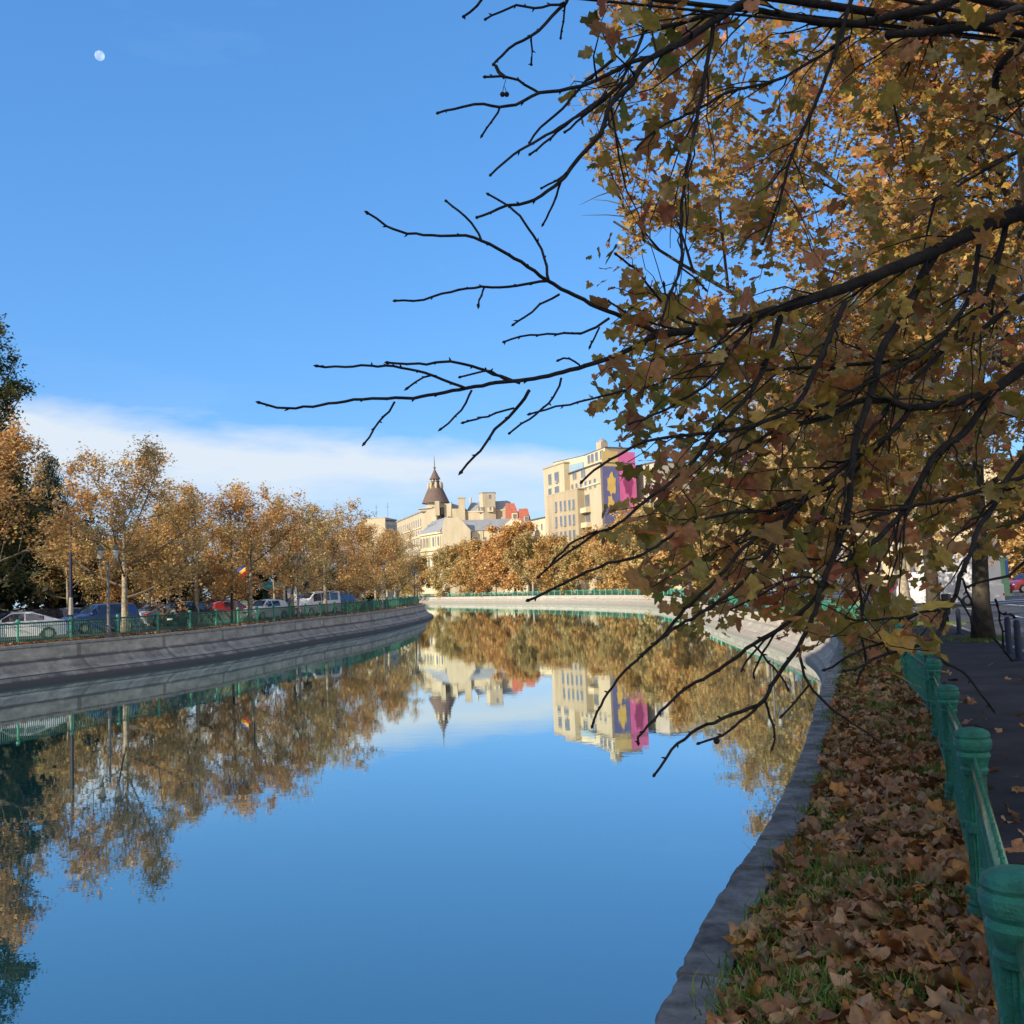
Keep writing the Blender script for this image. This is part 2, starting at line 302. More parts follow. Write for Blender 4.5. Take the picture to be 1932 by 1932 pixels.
# ---------------------------------------------------------------- canal walls
def wall_mat(name,c,dark,joint,spc):
    m,nt,b=nodes(name); b.inputs['Roughness'].default_value=.9
    uv=N(nt,'ShaderNodeUVMap'); sx=N(nt,'ShaderNodeSeparateXYZ'); L(nt,uv,'UV',sx,'Vector')
    mp=N(nt,'ShaderNodeMapping'); mp.inputs['Scale'].default_value=(1.,2.2,1); L(nt,uv,'UV',mp,'Vector')
    no=N(nt,'ShaderNodeTexNoise',Scale=.9,Detail=9,Roughness=.68); L(nt,mp,'Vector',no,'Vector')
    rp=N(nt,'ShaderNodeValToRGB'); rp.color_ramp.elements[0].position=.3; rp.color_ramp.elements[1].position=.62; rp.color_ramp.elements[0].color=c4([x*.42 for x in c]); rp.color_ramp.elements[1].color=c4(c); L(nt,no,'Fac',rp,'Fac')
    # vertical run stains, strongest on the lower half
    m3=N(nt,'ShaderNodeMapping'); m3.inputs['Scale'].default_value=(.9,.55,1); L(nt,uv,'UV',m3,'Vector')
    n3=N(nt,'ShaderNodeTexNoise',Scale=1.,Detail=6,Roughness=.7); L(nt,m3,'Vector',n3,'Vector')
    vr=N(nt,'ShaderNodeValToRGB'); e=vr.color_ramp.elements; e[0].position=0; e[0].color=(0.6,)*3+(1,); e[1].position=1; e[1].color=(.9,)*3+(1,)
    for p,v in ((.12,.6),(.15,.35),(.30,.25),(.32,.9),(.39,.9),(.42,.45),(.52,.8),(.62,.4),(.70,.8),(.78,1.)): q=e.new(p); q.color=(v,v,v,1)
    d=N(nt,'ShaderNodeMath',operation='DIVIDE'); L(nt,sx,'Y',d,0); d.inputs[1].default_value=2.9; L(nt,d,0,vr,'Fac')
    a=N(nt,'ShaderNodeMath',operation='MULTIPLY_ADD'); L(nt,n3,'Fac',a,0); a.inputs[1].default_value=3.0; a.inputs[2].default_value=-.85
    q=N(nt,'ShaderNodeMath',operation='MULTIPLY'); q.use_clamp=True; L(nt,a,0,q,0); L(nt,vr,'Color',q,1)
    v2=N(nt,'ShaderNodeValToRGB'); e=v2.color_ramp.elements; e[0].position=0; e[0].color=(0,0,0,1); e[1].position=1; e[1].color=(1,1,1,1)  # shadow lines painted under coping and ledges, plus the dark waterline
    for p,v in ((.128,0.),(.136,.7),(.148,0.),(.345,0.),(.37,.75),(.40,.1),(.50,0.),(.655,0.),(.672,.8),(.69,.15),(.765,.1),(.785,1.)): z_=e.new(p); z_.color=(v,v,v,1)
    L(nt,d,0,v2,'Fac'); q0=q; q=N(nt,'ShaderNodeMath',operation='ADD'); q.use_clamp=True; L(nt,q0,0,q,0); L(nt,v2,'Color',q,1)
    mx=N(nt,'ShaderNodeMixRGB'); L(nt,q,0,mx,'Fac'); L(nt,rp,'Color',mx,'Color1'); mx.inputs['Color2'].default_value=c4(dark)
    # joints
    fr=N(nt,'ShaderNodeMath',operation='FRACT'); dv=N(nt,'ShaderNodeMath',operation='DIVIDE'); dv.inputs[1].default_value=spc; L(nt,sx,'X',dv,0); L(nt,dv,0,fr,0)
    lt=N(nt,'ShaderNodeMath',operation='LESS_THAN'); lt.inputs[1].default_value=joint; L(nt,fr,0,lt,0)
    ml=N(nt,'ShaderNodeMath',operation='MULTIPLY'); ml.inputs[1].default_value=.5; L(nt,lt,0,ml,0)
    m2=N(nt,'ShaderNodeMixRGB'); L(nt,ml,0,m2,'Fac'); L(nt,mx,'Color',m2,'Color1'); m2.inputs['Color2'].default_value=c4([x*.9 for x in dark]); L(nt,m2,'Color',b,'Base Color')
    bp=N(nt,'ShaderNodeBump',Strength=.5,Distance=.03); L(nt,no,'Fac',bp,'Height'); L(nt,bp,'Normal',b,'Normal'); return m
def wall(poly,side,ztop,prof,m,batt=lambda y:1.):
    """prof: list of (offset towards the water, depth below coping top); bottom follows to below the water"""
    P=poly; T=np.gradient(P,axis=0); T/=np.linalg.norm(T,axis=1)[:,None]; Nn=np.stack([-T[:,1],T[:,0]],1)*side
    arc=np.concatenate([[0],np.cumsum(np.linalg.norm(np.diff(P,axis=0),axis=1))])
    plen=np.concatenate([[0],np.cumsum([math.hypot(prof[i+1][0]-prof[i][0],prof[i+1][1]-prof[i][1]) for i in range(len(prof)-1)])])
    v=[];uv=[];f=[];k=len(prof)
    for i in range(len(P)):
        zt=ztop(P[i][1])
        for j,(o,d) in enumerate(prof):
            s=zt/1.65; fo=o if o<.05 else .05+(o-.05)*batt(P[i][1]); v.append((P[i][0]+Nn[i][0]*fo,P[i][1]+Nn[i][1]*fo,zt-d*s)); uv.append((arc[i],plen[j]))
    for i in range(len(P)-1):
        for j in range(k-1): f.append((i*k+j,i*k+j+1,(i+1)*k+j+1,(i+1)*k+j))
    b=MB(); b.add(v,f); me=b.mesh('wall_face',m); ul=me.uv_layers.new(name='UVMap')
    idx=np.zeros(len(me.loops),dtype=np.int32); me.loops.foreach_get('vertex_index',idx); ul.data.foreach_set('uv',np.array(uv)[idx].astype(np.float32).ravel()); return me
PROF=[(-.30,.115),(.03,.115),(.035,.13),(.0,.14),(.03,.70),(.13,.72),(.15,.76),(.42,1.08),(.72,1.26),(.80,1.27),(.82,1.32),(1.0,1.42),(1.04,1.50),(1.06,1.8),(1.06,2.6)]
wl=empty('canal_wall',(0,0,0),0,'grey stained concrete canal wall of the left bank, in shade below the green fence','wall')
sel=LB[(LB[:,1]>-30)&(LB[:,1]<168)]
link('wall_face',wall(sel,-1,lambda y:ZL,PROF,wall_mat('grey_wall',(.46,.41,.33),(.07,.065,.06),.045,6.0)),wl)
wr=empty('canal_wall',(0,0,0),0,'pale sunlit concrete canal wall curving round the right and far bank','wall')
sel=RB[(RB[:,1]>-25)&(RB[:,1]<352)]
link('wall_face',wall(sel,1,zc,PROF,wall_mat('pale_wall',(.46,.42,.345),(.22,.20,.17),.008,3.2),lambda y: float(np.interp(y,[24,46],[.34,1.]))),wr)
cm_=mat('coping_stone',(.10,.105,.105),.9,.35,3.5,.9,c2=(.29,.295,.29),bs=28)
def coping(poly,side,ztop,y0,y1,w0,parent,rough=.014,seg=.055,m=None,over=.045):
    P=poly[(poly[:,1]>=y0)&(poly[:,1]<=y1)]; arc=np.concatenate([[0],np.cumsum(np.linalg.norm(np.diff(P,axis=0),axis=1))])
    b=MB(); s=0; tot=arc[-1]; r_=random.Random(3)
    while s<tot-.3:
        ln_=min(r_.uniform(.75,1.35),tot-s); n=max(2,int(ln_/seg)); rows=[]; dz=r_.uniform(-.012,.012); dx=r_.uniform(-.014,.014)
        ea=0;eb=0
        for i in range(n+1):
            t=s+.02+(ln_-.04)*i/n; x=np.interp(t,arc,P[:,0]); y=np.interp(t,arc,P[:,1]); x2=np.interp(t+.1,arc,P[:,0]); y2=np.interp(t+.1,arc,P[:,1])
            if t+.1>tot: x2,y2=2*x-np.interp(t-.1,arc,P[:,0]),2*y-np.interp(t-.1,arc,P[:,1])
            d=np.array([x2-x,y2-y]); d/=np.linalg.norm(d)+1e-9; nn=np.array([-d[1],d[0]])*side
            ea=.35*ea+r_.uniform(-1,1)*rough*1.6; eb=.35*eb+r_.uniform(-1,1)*rough*1.3
            if r_.random()<.05: ea-=rough*5
            z=ztop(y)+dz; q=[]
            for o,zz in ((over*.4+ea,-.13),(over+ea,-.03+r_.uniform(-.006,.006)),(over-.02+ea*.7,r_.uniform(-.004,.003)),(-w0*.3,r_.uniform(-.003,.003)),(-w0*.7,r_.uniform(-.003,.003)),(-w0+.015+eb,r_.uniform(-.004,.002)),(-w0+eb,-.13)):
                q.append((x+nn[0]*(o+dx),y+nn[1]*(o+dx),z+zz))
            rows.append(q)
        k=7; v=[p for r2 in rows for p in r2]; f=[(i*k+j,(i+1)*k+j,(i+1)*k+j+1,i*k+j+1) for i in range(n) for j in range(k-1)]
        f+=[tuple(range(k)),tuple(range(n*k,n*k+k))[::-1]]
        b.add(v,f); s+=ln_
    return b.build('coping',m or cm_,parent)
coping(RB,1,zc,-2,60,.25,wr,.0055)
coping(RB,1,zc,60,345,.25,wr,.004,.8,mat('pale_coping',(.40,.38,.33),.9,.2,2))
coping(LB,-1,lambda y:ZL+.0,25,166,.3,wl,.006,.5,mat('grey_coping',(.27,.25,.22),.9,.25,2))
# ---------------------------------------------------------------- fences
def arclen(P): return np.concatenate([[0],np.cumsum(np.linalg.norm(np.diff(P,axis=0),axis=1))])
def walk(P,s):
    a=arclen(P); return np.array([np.interp(s,a,P[:,0]),np.interp(s,a,P[:,1])])
def post_mesh(full=True,m=None,k=.93):
    b=MB()
    pr=[(.082,-.05),(.088,.02),(.088,.06),(.078,.085),(.082,.10),(.07,.115),(.07,.175),(.062,.18),(.060,.185),(.059,.44),(.068,.445),(.068,.50),(.059,.505),(.058,.735),(.066,.74),(.072,.76),(.066,.775),(.076,.80),(.088,.83),(.08,.85),(.092,.865),(.099,.885),(.099,.905),(.088,.918),(.093,.93),(.086,.948),(.06,.962),(.02,.97)]
    if full:
        b.lathe([(r*k,z) for r,z in pr],n=40,flute=lambda z:(.183<z<.442) or (.503<z<.737))
        for k in range(4):
            w=k*math.pi/2+math.pi/4; b.box((.07*math.cos(w),.07*math.sin(w),.472),(.03,.03,.03),w); b.box((.073*math.cos(w),.073*math.sin(w),.145),(.03,.035,.035),w)
        return b.mesh('post',m or M['green_paint'])
    return MB().lathe([(.09,-.05),(.085,.1),(.06,.14),(.06,.75),(.075,.8),(.095,.87),(.085,.95),(.02,.97)],n=8).mesh('post',m or M['green_far'])
def panel_mesh(Ln,detail=2,m=None,zt=.86):
    """panel in local x from post to post"""
    b=MB(); x0=.05; x1=Ln-.05
    if detail==2: b.tube([(x0,0,zt-.10),(x1,0,zt-.10)],.012,6)
    b.box(((x0+x1)/2,0,.10),(x1-x0,.035,.03)); b.box(((x0+x1)/2,0,.66),(x1-x0,.03,.022))
    n=int((x1-x0)/(.115 if detail>0 else .2))
    for i in range(1,n):
        x=x0+(x1-x0)*i/n
        if detail==2:
            b.tube([(x,0,.10),(x,0,.66)],.009,5); b.tube([(x,0,.66),(x,0,zt-.02)],.007,4)
            if i%2: b.sph((x,0,.38),.02,6); 
        else: b.box((x,0,.43),(.03,.02,.72))
    if detail>0:
        for i in range(n):
            cx=x0+(x1-x0)*(i+.5)/n; rr=(x1-x0)/n*.46; k=8 if detail==2 else 5
            pts=[(cx+rr*math.cos(t),0,.22+rr*1.6*math.sin(t)) for t in np.linspace(math.pi,2*math.pi,k)]
            b.tube(pts,.008,4,cap=False)
            if detail==2:
                b.tube([(cx+rr*math.cos(t),0,.60-rr*1.6*math.sin(t)) for t in np.linspace(math.pi,2*math.pi,k)],.008,4,cap=False)
    return b.mesh('panel',m or M['green_paint'])
def fence(label,cat,pts,zfun,detail,mp_,mpan,mrail):
    root=empty('metal_fence',(pts[0][0],pts[0][1],zfun(pts[0][1])),0,label,cat); o0=Vector(root.location)
    pm=post_mesh(detail==2,mp_)
    Ln=np.linalg.norm(np.array(pts[1])-np.array(pts[0])); base=None; pan=None; rail=None
    for i,p in enumerate(pts):
        l=Vector((p[0],p[1],zfun(p[1])))-o0
        o=link('post',pm,root,l)
        if i<len(pts)-1:
            q=pts[i+1]; d=Vector((q[0]-p[0],q[1]-p[1],zfun(q[1])-zfun(p[1])))
            if pan is None:
                pan=panel_mesh(Ln,detail,mpan); zr=.795 if detail==2 else .80
                rail=MB().tube([(.03,0,zr),(Ln-.03,0,zr)],.021 if detail==2 else .035,14 if detail==2 else 5).mesh('handrail',mrail,smooth=True)
            for nm,me in (('panel',pan),('handrail',rail)):
                k=link(nm,me,root,l); k.rotation_euler=d.to_track_quat('X','Z').to_euler(); k.scale=(d.length/Ln,1,1)
    return root
# right fence posts follow the verge 1.52 m behind the water edge
RF=np.array([(rb(y)+1.52,y) for y in np.arange(-20,100,.5)])
near=[(1.20,2.57),(2.30,5.3),(3.53,8.54),(4.74,11.8),(5.95,15.0)]
a=arclen(RF); s0=np.interp(15.0,RF[:,1],a); pts=[(-.05,-.6)]+near+[tuple(walk(RF,s0+3.3*k)) for k in range(1,24)]
fence('dark green cast iron fence with fluted posts beside the leaf covered verge','fence',pts,zf,2,M['green_paint'],M['green_paint'],M['green_rail'])
# far bank fence
RFF=np.array([(p[0]+0,p[1]) for p in RB if p[1]>88 and p[1]<330]); T=np.gradient(RFF,axis=0); T/=np.linalg.norm(T,axis=1)[:,None]; RFF=RFF+np.stack([T[:,1],-T[:,0]],1)*1.3
Lf=arclen(RFF)[-1]; pts=[tuple(walk(RFF,s)) for s in np.arange(0,Lf,3.15)][:95]
fence('sunlit green fence along the far curving bank, seen from across the water','fence',pts,zf,0,M['green_post'],M['green_far'],M['green_post'])
# left bank fence
LF=LB[(LB[:,1]>15)&(LB[:,1]<162)]; T=np.gradient(LF,axis=0); T/=np.linalg.norm(T,axis=1)[:,None]; LF=LF+np.stack([-T[:,1],T[:,0]],1)*.95
Lf=arclen(LF)[-1]; pts=[tuple(walk(LF,s)) for s in np.arange(0,Lf,3.12)][:64]
gm=mat('green_fence_paint',(.03,.21,.13),.5,.15,5); gd=mat('green_panel_paint',(.008,.085,.055),.5,.2,6)
fence('green fence with looped railings on the left bank before the parked cars','fence',pts,lambda y:ZL,1,gm,gd,gd).scale=(1,1,1.13)
# ---------------------------------------------------------------- street lamps
def lamp(loc,rz,label,H=4.55,group='two armed street lamps along the canal',dark=False):
    t=empty('street_lamp',loc,rz,label,'street lamp',group); mt=M['darkmetal'] if dark else M['greymetal']
    MB().lathe([(.12,-.05),(.12,.55),(.10,.62),(.075,.68),(.075,H*.52),(.055,H*.54),(.05,H*.80),(.06,H*.81),(.02,H*.83)],n=12).build('pole',mt,t)
    for s in (-1,1):
        b=MB(); b.tube([(0,0,H*.765),(s*.12,0,H*.745),(s*.28,0,H*.75),(s*.36,0,H*.79)],.02,6); b.build('arm',mt,t)
        x=s*.36
        h=MB().lathe([(.03,H*.76),(.045,H*.80),(.07,H*.835),(.11,H*.845)],(x,0,0),10).build('lantern_base',mt,t)
        MB().lathe([(.105,H*.845),(.115,H*.86),(.165,H*.935)],(x,0,0),12).build('lamp_glass',M['lampglass'],t)
        MB().lathe([(.20,H*.935),(.215,H*.942),(.215,H*.95),(.19,H*.955),(.16,H*.972),(.09,H*.985),(.035,H*.99),(.03,H*1.0),(.012,H*1.005)],(x,0,0),14).build('lamp_roof',M['lamproof'],t)
    return t
def lxy(y,off=.4): return (lb(y)-off,y)
lps=[(50,'street lamp with two lanterns nearest the camera, at the leafy kerb before the blue car'),(73,'street lamp with two lanterns in front of the white van and the advertising panel'),(96,'street lamp with two lanterns at the bright end of the left green fence'),(118,'street lamp with two lanterns where the left fence ends'),]
for y,l in lps: lamp((lb(y)-.42,y,ZL-.02),R(10 if y<60 else (62 if y<80 else 75)),l)
lamp((-13.0,137,ZL),R(80),'slender dark street lamp at the tip of the left bank, last before the bend',4.3,dark=True)
for y,l in ((150,'pale street lamp behind the far green fence right of the tall beige block'),(190,'small street lamp among the far golden trees below the beige block'),(222,'small street lamp among the orange trees on the far bank'),):
    lamp((rb(y)+2.6,y,zf(y)),.2,l)
lamp((rb(62)+1.0,62,zf(62)),.3,'tall pale street lamp on the right bank hidden by foliage, seen in the water')
# ---------------------------------------------------------------- bollards
for i,(x,y,h,l) in enumerate([(14.15,33.0,.82,'dark blue bollard between the two tree trunks'),(11.85,24.9,.88,'dark blue bollard just right of the nearer plane trunk'),(11.1,22.9,.9,'dark blue bollard at the right edge of the picture')]):
    t=empty('bollard',(x,y,zf(y)),0,l,'bollard','dark bollards along the near kerb')
    MB().lathe([(.10,0),(.10,.05),(.075,.07),(.07,h-.16),(.078,h-.155),(.078,h-.13),(.068,h-.125),(.068,h-.04),(.045,h-.01),(.015,h)],n=14).build('post',M['boll'],t,smooth=False)
    MB().lathe([(.14,-.01),(.14,.025),(.11,.035)],n=14).build('base_plate',M['boll'],t)
for i in range(5):
    y=70+i*3.; tag(MB().lathe([(.07,0),(.07,.75),(.03,.8)],n=8).build('bollard',M['kerb'],loc=(kr(y)+.6,y,zf(y)+.02)),['short pale bollard before the red car, nearest','short pale bollard before the red car, second','short pale bollard before the red car, third','short pale bollard on the far pavement, fourth','short pale bollard on the far pavement, fifth'][i],'bollard','pale bollards on the far pavement')
# ---------------------------------------------------------------- cars
def car(kind,color,loc,rz,label,group=None,name='parked_car',cat='car',scale=1.):
    """local +x is the nose"""
    Ld={'sedan':4.3,'hatch':3.9,'suv':4.4,'van':4.9,'truck':6.2}[kind]; Wd={'sedan':1.72,'hatch':1.66,'suv':1.8,'van':1.9,'truck':2.1}[kind]/2; h=Ld/2
    if kind=='sedan': P=dict(x=[-h,-h+.08,-1.75,-1.3,-.55,.35,1.05,1.75,h-.15,h],belt=[.72,.93,.98,.97,.95,.93,.92,.82,.72,.55],roof=[.72,.93,.985,1.17,1.43,1.44,.98,.83,.725,.55]); wb=1.3
    if kind=='hatch': P=dict(x=[-h,-h+.1,-1.6,-1.1,-.3,.4,1.0,1.5,h-.15,h],belt=[.7,.95,.97,.96,.94,.93,.92,.85,.74,.55],roof=[.72,1.0,1.35,1.47,1.50,1.47,1.0,.87,.745,.55]); wb=1.22
    if kind=='suv': P=dict(x=[-h,-h+.08,-1.95,-1.5,-.5,.45,1.1,1.7,h-.12,h],belt=[.8,1.02,1.06,1.06,1.04,1.02,1.0,.95,.85,.6],roof=[.85,1.15,1.58,1.66,1.68,1.64,1.08,.99,.855,.6]); wb=1.35
    if kind=='van': P=dict(x=[-h,-h+.05,-2.2,-1.5,-.3,.9,1.55,1.95,h-.1,h],belt=[.9,1.1,1.12,1.12,1.1,1.08,1.02,.95,.85,.6],roof=[1.5,1.9,1.98,2.0,2.0,1.95,1.4,1.05,.86,.6]); wb=1.5
    if kind=='truck': P=dict(x=[-h,-h+.02,-2.0,-1.2,-.2,1.3,1.9,2.5,h-.1,h],belt=[1.1,1.2,1.2,1.2,1.2,1.15,1.1,1.0,.9,.6],roof=[1.1,1.25,1.25,1.25,1.25,2.1,2.12,1.5,.95,.6]); wb=1.9
    t=empty(name,loc,rz,label,cat,group); t.scale=(scale,)*3
    X=np.array(P['x']); Bt=np.array(P['belt']); Rf=np.array(P['roof']); xs=np.unique(np.concatenate([X,np.linspace(-h,h,30)]))
    bt=np.interp(xs,X,Bt); rf=np.interp(xs,X,Rf)
    v=[];k=9
    for x,zb,zr in zip(xs,bt,rf):
        e=min(1,(h-abs(x))/.35); w=Wd*(.86+.14*math.sqrt(max(0,e))); g=(zr-zb); wr_=w-.05-.19*min(1,g/.5) if kind not in('van',) else w-.05-.08*min(1,g/.9)
        arch=0
        for c in (-wb,wb):
            dd=abs(x-c)
            if dd<.36: arch=max(arch,math.sqrt(.36**2-dd**2)+.30)
        zl=max(.22,arch)
        zl=min(zl,zb-.1)
        v+=[(x,-w*.6,.24),(x,-w,zl),(x,-w,zl+(zb-zl)*.5),(x,-w+.03,zb),(x,-wr_,zr-.03 if g>.05 else zr),(x,0,zr+.015),(x,wr_,zr-.03 if g>.05 else zr),(x,w-.03,zb),(x,w,zl+(zb-zl)*.5),(x,w,zl),(x,w*.6,.24)]
    k=11; f=[(i*k+j,i*k+j+1,(i+1)*k+j+1,(i+1)*k+j) for i in range(len(xs)-1) for j in range(k-1)]+[tuple(range(k)),tuple(range((len(xs)-1)*k,len(xs)*k))[::-1]]
    b=MB(); b.add(v,f); b.build('body',color,t,smooth=False)
    def sidew(x): return None
    # glass: windscreen, rear window, side windows (slightly proud of the body)
    def roofpt(x,s,off=.012,zz=None):
        zb=np.interp(x,X,Bt); zr=np.interp(x,X,Rf); g=zr-zb; e=min(1,(h-abs(x))/.35); w=Wd*(.86+.14*math.sqrt(max(0,e))); wr_=w-.05-.19*min(1,g/.5) if kind!='van' else w-.05-.08*min(1,g/.9)
        t_=0 if zz is None else zz; return (x,s*((w-.03)*(1-t_)+wr_*t_+off),zb*(1-t_)+(zr-.03)*t_)
    ix=int(np.argmax(Rf)); 
    fx0=X[6]; fx1=X[5]; n=5
    def screen(xa,xb,nm,m=.1):
        vs=[];
        for i in range(n+1):
            x=xa+(xb-xa)*i/n; zr=np.interp(x,X,Rf); zb=np.interp(x,X,Bt); g=zr-zb; w=Wd-.05-(.19 if kind!='van' else .08)*min(1,g/.5)-m
            sgn=1 if xb<xa else -1
            nx=.02*sgn; vs+=[(x+nx,-w,zr+.018-.03),(x+nx,0,zr+.035),(x+nx,w,zr+.018-.03)]
        fs=[(i*3+j,i*3+j+1,(i+1)*3+j+1,(i+1)*3+j) for i in range(n) for j in range(2)]
        MB().add(vs,fs).build(nm,M['carglass'],t)
    screen(fx0-.05,fx1+.04,'windscreen')
    if kind not in('truck',):
        if kind=='sedan': screen(X[3]-.3,X[4]-.08,'rear_window',.12)
        elif kind in('hatch','suv','van'): screen(X[1]+.04,X[2]-.03,'rear_window',.12)
        win=[(X[4]-.55 if kind!='van' else -1.9,X[4]+.28),(X[4]+.36,X[5]+.45)] if kind!='van' else [(-2.0,-1.0),(-.9,.1),(.2,1.15)]
        for s in (-1,1):
            for (xa,xb) in win:
                vs=[]; nn=6
                for i in range(nn+1):
                    x=xa+(xb-xa)*i/nn; tp=.86; vs+=[roofpt(x,s,.008,.08 if kind!='van' else .12),roofpt(x,s,.008,tp)]
                fs=[(2*i,2*i+2,2*i+3,2*i+1) for i in range(nn)]
                MB().add(vs,fs).build('side_window',M['carglass'],t)
    else:
        MB().box((-.95,0,1.95),(3.9,2.15,2.1)).build('cargo_box',color,t,bevel=.04)
    for sx in (-wb,wb):
        for s in (-1,1):
            y=s*(Wd-.11)
            wt=MB(); pr=[(.2,-.1),(.29,-.1),(.315,-.06),(.315,.06),(.29,.1),(.2,.1)]; wt.lathe(pr,n=18)
            o=wt.build('wheel',M['tyre'],t,loc=(sx,y,.315)); o.rotation_euler=(R(90),0,0)
            rm=MB(); rm.lathe([(.19,-.105),(.2,.0),(.19,.105)],n=14); r2=rm.build('rim',M['rim'],o)
    for s in (-1,1):
        MB().sph((h-.1,s*(Wd-.32),.66 if kind not in('van','suv','truck') else .78),.1,8,(.6,1.7,.75)).build('headlight',M['headl'],t)
        MB().box((-h+.03,s*(Wd-.22),.82 if kind!='truck' else .6),(.08,.26,.15)).build('tail_light',M['taill'],t,bevel=.02)
        MB().box((X[6]-.15,s*(Wd+.07),1.0 if kind not in('van','suv','truck') else 1.12),(.1,.16,.12)).build('wing_mirror',color,t,bevel=.03)
    MB().box((h+.005,0,.42),(.03,.5,.11)).build('number_plate',M['plate'],t)
    MB().box((-h-.005,0,.52),(.03,.5,.11)).build('number_plate',M['plate'],t)
    MB().box((h-.02,0,.6),(.06,.7,.12)).build('grille',M['darkmetal'],t)
    return t
pw=paint('white_car_paint',(.75,.75,.76)); pb=paint('blue_car_paint',(.02,.065,.22)); pk=paint('black_car_paint',(.008,.009,.014)); pr_=paint('red_car_paint',(.38,.02,.025)); ps=paint('silver_car_paint',(.30,.31,.34)); pn=paint('navy_car_paint',(.02,.035,.10)); pg=paint('pinkish_grey_paint',(.22,.19,.21))
def cpos(px,Y): q=at(px,1150,Y); return (q.x,Y,ZL-.03)
ang=lambda dx,dy: math.atan2(dy,dx)
G='cars parked on the left bank'
car('sedan',pw,cpos(36,51.5),ang(-.88,-.47),'white sedan parked behind the green fence at the left edge',G)
car('suv',pb,cpos(186,60),ang(-.62,-.78),'bright blue car facing the camera behind the first lamp post',G)
car('suv',pk,cpos(249,73),ang(.3,.95),'black car with dark tail between the blue car and the trunk',G)
car('hatch',pg,cpos(140,66),ang(.35,.93),'pinkish grey hatchback behind the blue car',G)
car('hatch',pk,cpos(90,64),ang(.4,.9),'dark car just right of the white sedan roof',G)
car('sedan',pw,cpos(268,82),ang(-.4,-.9),'small white car behind the black car, left of the silver one',G)
car('sedan',ps,cpos(300,71),ang(.35,.95),'silver sedan seen from behind with pale blue rear window',G)
car('suv',pk,cpos(361,68.5),ang(.38,.92),'black sedan with light rear window beside the pale trunk',G,scale=.95)
car('hatch',pr_,cpos(436,84),ang(.8,.6),'red car partly behind the dark flag pole',G)
car('hatch',pw,cpos(500,77),ang(-.45,-.89),'white hatchback facing the camera behind the fence mid bank',G)
car('van',pw,cpos(594,87),ang(-.5,-.87),'white minivan next to the second lamp post',G)
car('suv',pn,cpos(634,95),ang(-.42,-.9),'navy car right of the white minivan',G)
car('van',ps,cpos(648,108),ang(-.3,-.95),'silver van with dark windscreen behind the navy car',G)
car('hatch',pk,cpos(12,62),ang(.4,.9),'dark hatchback above the bonnet of the white sedan',G)
car('sedan',pn,cpos(180,84),ang(.4,.9),'navy sedan in the shade far behind the blue car',G)
q=at(1912,1105,80); car('hatch',pr_,(q.x+1.2,80,zf(80)+.02),ang(-.95,-.25),'bright red sunlit car parked across the road at the right edge','cars across the road')
q=at(1784,1100,62); car('truck',paint('white_truck_paint',(.5,.51,.53)),(q.x,62,zf(62)-.12),ang(-.6,.8),'white box truck on the road beyond the plane trunks',None,'delivery_truck','truck')
q=at(1690,1090,95); car('hatch',pr_,(q.x,95,zf(95)-.12),ang(.2,.98),'red car driving away between the plane leaves','cars across the road','moving_car')
for i,(y,p,l) in enumerate(((175,pw,'white car on the far bank road under the golden trees, right one'),(205,pk,'dark car on the far bank road under the orange tree'),(232,pr_,'red car on the far bank road left of the orange tree'))): 
    car('hatch',p,(kb(y)+2.2,y,zf(y)-.12),ang(-.5,.86),l,'cars on the far bank')
# ---------------------------------------------------------------- scooter
q=at(1750,1140,40.5); t=empty('motor_scooter',(16.9,40.5,zf(40)),R(70),'black motor scooter with red tail light behind the second trunk','scooter')
for x in (-.6,.6):
    o=MB().lathe([(.12,-.05),(.22,-.05),(.24,0),(.22,.05),(.12,.05)],n=16).build('wheel',M['tyre'],t,loc=(x,0,.24)); o.rotation_euler=(R(90),0,0)
MB().prism([(-.75,-.13),(.1,-.13),(.1,.13),(-.75,.13)],.35,[.72,.62,.62,.72]).build('body',pk,t,bevel=.04)
MB().box((-.3,0,.76),(.75,.26,.1)).build('seat',M['darkmetal'],t,bevel=.04)
MB().tube([(.6,0,.24),(.48,0,.7),(.4,0,1.0)],.06,8).build('steering_column',pk,t); MB().tube([(.38,-.33,1.05),(.42,0,1.0),(.38,.33,1.05)],.02,6).build('handlebar',M['darkmetal'],t)
MB().box((.47,0,.68),(.08,.36,.55),taper=.7).build('leg_shield',pk,t,bevel=.03); MB().box((.1,0,.33),(.5,.28,.06)).build('footboard',M['darkmetal'],t)
MB().box((-.8,0,.62),(.06,.18,.1)).build('tail_light',M['taill'],t); MB().box((-.78,0,.98),(.34,.36,.3)).build('top_box',pk,t,bevel=.05)
